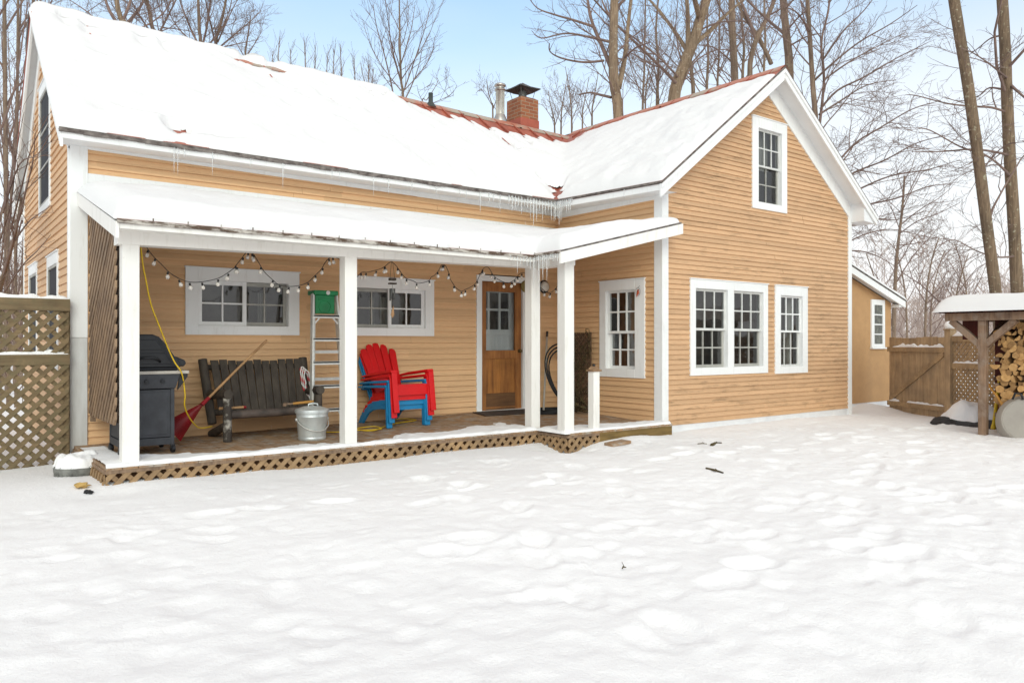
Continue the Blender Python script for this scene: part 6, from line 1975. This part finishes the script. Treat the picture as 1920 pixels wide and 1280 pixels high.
guided('bare_tree', 17, [(1876, 640), (1866, 540), (1850, 420), (1832, 280), (1815, 160), (1800, 70), (1786, -20), (1775, -120)], 0.118, .108, [([(1812, 130), (1780, 125), (1750, 112)], .012, .005), ([(1826, 240), (1790, 262), (1755, 300), (1730, 330)], .014, .006), ([(1855, 460), (1815, 470), (1770, 490)], .014, .006), ([(1800, 60), (1770, 50), (1735, 30)], .014, .005)], 'nearer of two tall leaning trunks behind the woodshed, left one', 9, 1.2, 1, 'bark_lichen', 'twig', .1, .12)
guided('bare_tree', 18.5, [(1916, 660), (1908, 560), (1901, 420), (1893, 290), (1888, 180), (1884, 80), (1878, -20), (1872, -120)], .138, .115, [([(1899, 335), (1872, 308), (1845, 290), (1800, 275), (1745, 245), (1718, 240)], .05, .012, 16.5), ([(1897, 292), (1860, 284), (1820, 280), (1770, 284), (1710, 285)], .045, .010, 17), ([(1892, 212), (1860, 202), (1830, 200), (1780, 195), (1720, 180), (1700, 178)], .045, .010, 17.5), ([(1889, 170), (1855, 165), (1835, 180), (1800, 190), (1770, 182)], .035, .010, 21), ([(1884, 66), (1858, 72), (1835, 90), (1815, 105)], .035, .012, 20), ([(1893, 150), (1855, 120), (1825, 100), (1800, 90)], .04, .012, 16.5), ([(1895, 160), (1912, 175), (1940, 200)], .05, .02), ([(1900, 350), (1880, 390), (1862, 405)], .02, .008), ([(1905, 480), (1870, 482), (1830, 470), (1790, 450), (1760, 460)], .03, .009, 16)], 'farther of two tall trunks behind the woodshed, right one with mottled bark', 10, 1.1, 2, 'bark_lichen', 'twig', .12, .10)
for k, (u, v0, v1, D, r) in enumerate(((1735, 600, 470, 24, .05), (1700, 600, 480, 30, .05), (1790, 600, 500, 27, .05), (1650, 590, 500, 26, .04), (1745, 600, 495, 33, .05), (1815, 600, 480, 30, .05))):
    s = (-1) ** k
    guided('sapling', D, [(u, v0), (u + s * 4, (v0 + v1) / 2), (u + s * 14, v1 + 10), (u + s * 26, v1 - 25)], r, .02, [([(u + s * 2, v0 - 30), (u - s * 25, v0 - 80), (u - s * 40, v1 - 5)], .025, .008), ([(u + s * 5, (v0 + v1) / 2), (u + s * 40, v1 + 5), (u + s * 70, v1 - 10)], .022, .008), ([(u, v0 - 15), (u + s * 30, v0 - 55), (u + s * 45, v1)], .02, .008)],
           'scrubby bare sapling in the thicket behind the gate and woodshed', 50 + k, .9, 2, group='saplings behind the gate', twig='twig')

# ---- trees behind the main roof
guided('bare_tree', 24, [(236, 70), (228, 40), (219, 5), (212, -60)], .12, .07, [([(232, 60), (205, 20), (190, -30)], .08, .04), ([(230, 55), (262, 15), (285, -30)], .08, .03), ([(235, 65), (280, 45), (310, 20), (330, -20)], .05, .015), ([(228, 45), (245, 0), (250, -50)], .07, .03), ([(236, 70), (190, 45), (160, 20), (130, 0)], .05, .015)], 'broad bare tree behind the left end of the main roof', 11, 2.1, 2, 'bark_light')
guided('bare_tree', 26, [(292, 90), (285, 50), (275, 0), (262, -60)], .10, .06, [([(290, 80), (310, 40), (330, 0), (345, -40)], .05, .02), ([(288, 70), (262, 30), (245, 0)], .05, .02)], 'thin bare tree leaning behind the left part of the roof', 12, 2.1, 2)
guided('bare_tree', 27, [(376, 95), (374, 60), (372, 10), (370, -60)], .09, .05, [([(376, 92), (358, 55), (340, 10), (328, -30)], .055, .02), ([(378, 92), (388, 50), (395, 0), (402, -40)], .055, .02), ([(376, 90), (342, 62), (320, 30), (312, 0)], .05, .015), ([(380, 95), (412, 60), (430, 20), (438, -20)], .045, .015)], 'many-stemmed bare tree fanning up behind the roof, left of centre', 13, 2.1, 2)
guided('bare_tree', 28, [(404, 100), (410, 60), (420, 20), (428, -30)], .09, .045, [([(405, 95), (440, 65), (470, 40), (490, 20)], .045, .012), ([(406, 92), (448, 82), (485, 75)], .035, .010), ([(408, 80), (430, 30), (448, -5)], .04, .014), ([(406, 90), (395, 45), (385, 0)], .05, .02)], 'bare tree with arching right limbs at the edge of the roofside clump', 14, 2.1, 2)
guided('bare_tree', 30, [(460, 118), (462, 85), (466, 60), (470, 30)], .06, .025, [([(460, 110), (440, 75), (430, 50)], .03, .01), ([(461, 108), (482, 75), (492, 55)], .03, .01)], 'small bare tree beside the roofside clump, over the bare red patch', 15, 1.7, 2)
sap = None
for k, (u, vt, vb) in enumerate(((508, 95, 135), (524, 68, 140), (548, 92, 145), (572, 78, 150), (588, 90, 152), (612, 95, 158), (628, 92, 162), (642, 90, 165), (664, 105, 172), (688, 115, 178), (698, 128, 180))):
    D = 36 + (k % 3) * 2
    pb, pt = at_d(u, vb, D), at_d(u, vt, D)
    hgt = pt.z
    if sap is None:
        sap = {}
    key = k % 4
    if key not in sap:
        rg = random.Random(70 + key); cr = []; tr = []
        st = [Vector((0, 0, 0)), Vector((.05, 0, 4)), Vector((0, .1, 8)), Vector((.1, 0, 11))]
        P, rd = limb(tr, st, .08, .012)
        Q = [p for p in P if p.z > 4]; twigs(cr, Q, rd[-len(Q):], rg, 1, 3.2, .42, .75, .0, .007, .75)
        t = build_tree('sapling', (0, 0, 0), tr, cr, 'slim bare sapling in the row peeking over the middle of the roof', 'saplings over the middle of the roof')
        sap[key] = t; o = t
    else:
        o = copy_tree(sap[key])
    o.location = (pt.x, pt.y, hgt - 11.0); o.rotation_euler = (0, 0, k * 1.3)
guided('bare_tree', 23, [(756, 196), (752, 150), (750, 90), (749, 30), (748, -40)], .055, .02, [([(740, 192), (732, 150), (720, 100), (706, 50), (700, 10)], .035, .012), ([(752, 185), (775, 120), (795, 60), (806, 15)], .03, .010), ([(751, 150), (735, 90), (728, 40), (722, 0)], .028, .010), ([(753, 175), (785, 140), (808, 105), (815, 70)], .026, .008), ([(752, 170), (720, 130), (695, 85), (680, 40)], .028, .008), ([(752, 120), (770, 60), (778, 10)], .025, .010)], 'feathery upright bare tree standing alone behind the middle of the roof', 16, 1.5, 1, 'bark', 'twig', .5, .9)
guided('sapling', 20, [(790, 205), (800, 188), (815, 165), (822, 150)], .02, .008, [([(800, 198), (830, 186), (848, 175), (857, 160)], .014, .006), ([(795, 195), (785, 175), (782, 160)], .012, .006)], 'thin wispy twigs of a sapling beside the dark vent pipe', 17, 1.6, 1, up=.5)
guided('sapling', 27, [(695, 185), (688, 165), (680, 140), (676, 118)], .03, .01, [([(690, 178), (705, 158), (712, 140)], .014, .006)], 'short bare sapling left of the feathery upright tree', 18, 1.8, 1, up=.5)
for k, (u, vb, vt, D) in enumerate(((1052, 240, 165, 30), (1072, 235, 150, 28), (1092, 232, 170, 32), (1040, 245, 195, 30), (1110, 228, 160, 27), (924, 215, 175, 30), (1210, 205, 120, 30), (1235, 200, 130, 30))):
    rs = (-1) ** k
    guided('sapling', D, [(u, vb), (u + rs * 2, (vb + vt) / 2), (u + rs * 8, vt), (u + rs * 12, vt - 25)], .045, .012, [([(u, vb - 8), (u - rs * 14, vb - 45), (u - rs * 24, vt + 5)], .024, .008), ([(u, vb - 15), (u + rs * 20, vb - 45), (u + rs * 32, vt)], .024, .008)],
           'fine-twigged bare sapling showing over the roof valley near the chimney', 90 + k, 1.9, 2, group='saplings near the chimney', up=.45, minr=.005)
# more slim trees filling the grove behind the wing
for k, (u, vb, D, r) in enumerate(((1232, 195, 30, .08), (1325, 180, 31, .08), (1345, 175, 33, .07), (1392, 160, 32, .09), (1432, 150, 30, .07), (1205, 205, 34, .07))):
    guided('bare_tree', D, [(u, vb), (u + 3, vb - 70), (u - 2 + 3 * (k % 3), vb - 140), (u + 6, vb - 230)], r, .04, [([(u, vb - 20), (u - 22, vb - 80), (u - 30, vb - 150)], .04, .015), ([(u + 2, vb - 40), (u + 26, vb - 90), (u + 36, vb - 160)], .04, .015)], 'slim bare tree in the grove behind the wing roof, between the big trunks', 120 + k, 1.2, 2, group='slim grove trees behind the wing')

# ---- left woods and shrub
for k, (u0, u1, D, r, lb) in enumerate(((14, 8, 20, .095, 'straight bare trunk at the far left edge of the picture'), (28, 34, 22, .07, 'thin bare trunk second from the left edge'), (-4, -20, 18, .09, 'bare trunk cut by the left picture edge'), (40, 62, 25, .08, 'bare trunk leaning right behind the left gable peak'), (8, 40, 27, .06, 'slanting bare trunk crossing the left-edge trees'))):
    guided('bare_tree', D, [(u0, 640), (u0 + (u1 - u0) * .3, 420), (u0 + (u1 - u0) * .7, 200), (u1, 0), (u1 + (u1 - u0) * .2, -90)], r, r * .6, [([(u0 + 2, 330), (u0 - 18, 200), (u0 - 25, 60)], .035, .012), ([(u0 + (u1 - u0) * .5, 280), (u0 + 30, 170), (u0 + 48, 60), (u0 + 60, -20)], .035, .012), ([(u0, 420), (u0 + 25, 330), (u0 + 35, 240)], .04, .012), ([(u1, 60), (u1 + 30, 10), (u1 + 55, -30)], .04, .015)], lb, 140 + k, .6, 2, 'bark', 'twig', .3, .3)
guided('bare_shrub', 10.5, [(-60, 700), (-20, 600), (5, 520), (28, 440), (40, 370)], .06, .02, [([(5, 520), (30, 430), (50, 350), (62, 300), (66, 250)], .025, .005, 9.8), ([(15, 470), (50, 420), (75, 400), (98, 385)], .02, .004, 9.6), ([(20, 430), (45, 330), (60, 275), (92, 215)], .02, .004, 9.4), ([(5, 400), (35, 310), (70, 290), (100, 240)], .018, .004, 9.2), ([(-10, 480), (20, 380), (30, 290), (45, 210)], .02, .004, 10), ([(0, 560), (40, 500), (70, 470), (95, 440)], .018, .004, 9.4), ([(-20, 600), (0, 500), (10, 400), (15, 320)], .02, .005, 10)], 'tangled leafless shrub reaching in front of the left gable', 160, 1.5, 2, 'bark', 'twig', .35, .8, .0028, .8)
for k, (u, v) in enumerate(((15, 540), (30, 500), (45, 520), (0, 480))):
    guided('bare_shrub', 15 + k, [(u, 640), (u + 4, 580), (u - 3, v), (u + 5, v - 90)], .035, .012, [([(u, 610), (u - 20, 540), (u - 26, v - 60)], .02, .006), ([(u, 600), (u + 22, 540), (u + 30, v - 40)], .02, .006), ([(u + 2, 570), (u + 12, v - 30), (u + 20, v - 110)], .018, .006)], 'dense leafless brush behind the left lattice fence', 170 + k, 1.2, 2, group='brush behind the left fence')

# far woods: one mass nobody could count
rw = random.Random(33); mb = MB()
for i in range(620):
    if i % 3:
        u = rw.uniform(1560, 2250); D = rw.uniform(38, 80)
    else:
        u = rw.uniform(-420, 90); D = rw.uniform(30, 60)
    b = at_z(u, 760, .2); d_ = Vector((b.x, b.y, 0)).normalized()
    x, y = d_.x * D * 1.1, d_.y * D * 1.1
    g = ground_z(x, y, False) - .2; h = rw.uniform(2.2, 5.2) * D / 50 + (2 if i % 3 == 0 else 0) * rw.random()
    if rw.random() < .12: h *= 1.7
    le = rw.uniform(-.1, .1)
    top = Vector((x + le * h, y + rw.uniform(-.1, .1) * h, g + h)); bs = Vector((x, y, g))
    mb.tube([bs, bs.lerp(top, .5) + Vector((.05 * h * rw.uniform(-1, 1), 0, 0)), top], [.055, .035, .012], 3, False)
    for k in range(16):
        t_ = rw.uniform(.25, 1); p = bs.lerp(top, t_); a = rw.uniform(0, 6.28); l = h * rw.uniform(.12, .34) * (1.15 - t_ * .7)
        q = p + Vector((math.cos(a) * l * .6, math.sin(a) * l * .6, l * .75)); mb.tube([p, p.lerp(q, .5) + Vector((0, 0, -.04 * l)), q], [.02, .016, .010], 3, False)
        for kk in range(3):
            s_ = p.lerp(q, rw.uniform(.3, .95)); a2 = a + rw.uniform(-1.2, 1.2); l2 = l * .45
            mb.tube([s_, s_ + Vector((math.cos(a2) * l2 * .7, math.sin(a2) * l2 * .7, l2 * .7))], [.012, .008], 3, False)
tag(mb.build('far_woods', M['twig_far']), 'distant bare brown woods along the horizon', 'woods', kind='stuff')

# ================================================================ CAMERA, LIGHT, WORLD
cam = bpy.data.cameras.new('camera'); co = bpy.data.objects.new('camera', cam); COL.objects.link(co)
co.location = (0, 0, H); co.rotation_euler = (math.pi / 2 + PH, 0, -TH)
cam.sensor_width = 36; cam.lens = 36 * F / 1920; cam.clip_end = 2000; cam.clip_start = .05
scene.camera = co
sun = bpy.data.lights.new('sun', 'SUN'); so = bpy.data.objects.new('sun', sun); COL.objects.link(so)
SEL, SAZ = 25, 210      # elevation; azimuth (clockwise from +Y) the light comes from
sun.energy = 1.05; sun.angle = R(36); sun.color = (1, .93, .83)
d = Vector((math.sin(R(SAZ)) * math.cos(R(SEL)), math.cos(R(SAZ)) * math.cos(R(SEL)), math.sin(R(SEL))))
so.rotation_euler = (-d).to_track_quat('-Z', 'Y').to_euler()
w = bpy.data.worlds.new('World'); scene.world = w; w.use_nodes = True
nt = w.node_tree; bg = nt.nodes['Background']
sky = N(nt, 'ShaderNodeTexSky', sky_type='NISHITA'); sky.sun_disc = False
sky.sun_elevation = R(SEL); sky.sun_rotation = R(SAZ); sky.air_density = 1.0; sky.dust_density = 1.5; sky.ozone_density = 1.0
tc = N(nt, 'ShaderNodeTexCoord'); sep = N(nt, 'ShaderNodeSeparateXYZ')
nt.links.new(tc.outputs['Generated'], sep.inputs[0])
# bright winter veil: dense at the horizon and overhead, thin in between, with soft clouds
mp = N(nt, 'ShaderNodeMapping'); mp.inputs['Scale'].default_value = (1, 1, 3)
nt.links.new(tc.outputs['Generated'], mp.inputs[0])
cl = noise_tex(nt, mp.outputs[0], 1.6, 5, .5)
ad = N(nt, 'ShaderNodeMath', operation='MULTIPLY_ADD'); ad.inputs[1].default_value = .16
nt.links.new(cl, ad.inputs[0]); nt.links.new(sep.outputs['Z'], ad.inputs[2])
veil = ramp(nt, ad.outputs[0], [(.14, (.99, .99, .99)), (.33, (.80, .80, .80)), (.42, (.54, .54, .54)), (.50, (.28, .28, .28)), (.72, (.62, .62, .62)), (1.0, (.88, .88, .88))])
thin = mixc(nt, 1.0, sky.outputs['Color'], (1.0, 1.44, 1.52), 'MULTIPLY')
vcol = ramp(nt, sep.outputs['Z'], [(.40, (.92, .915, .915)), (.62, (1.0, .90, .82))])
vsc = N(nt, 'ShaderNodeVectorMath', operation='SCALE'); vsc.inputs[3].default_value = 7.0
nt.links.new(vcol, vsc.inputs[0])
c = mixc(nt, veil, thin, vsc.outputs[0])
nt.links.new(c, bg.inputs['Color']); bg.inputs['Strength'].default_value = .15
scene.view_settings.view_transform = 'Standard'; scene.view_settings.look = 'None'
scene.view_settings.exposure = 0.14; scene.view_settings.gamma = 1.0
scene.render.engine = 'CYCLES'
scene.cycles.max_bounces = 8; scene.cycles.transparent_max_bounces = 16
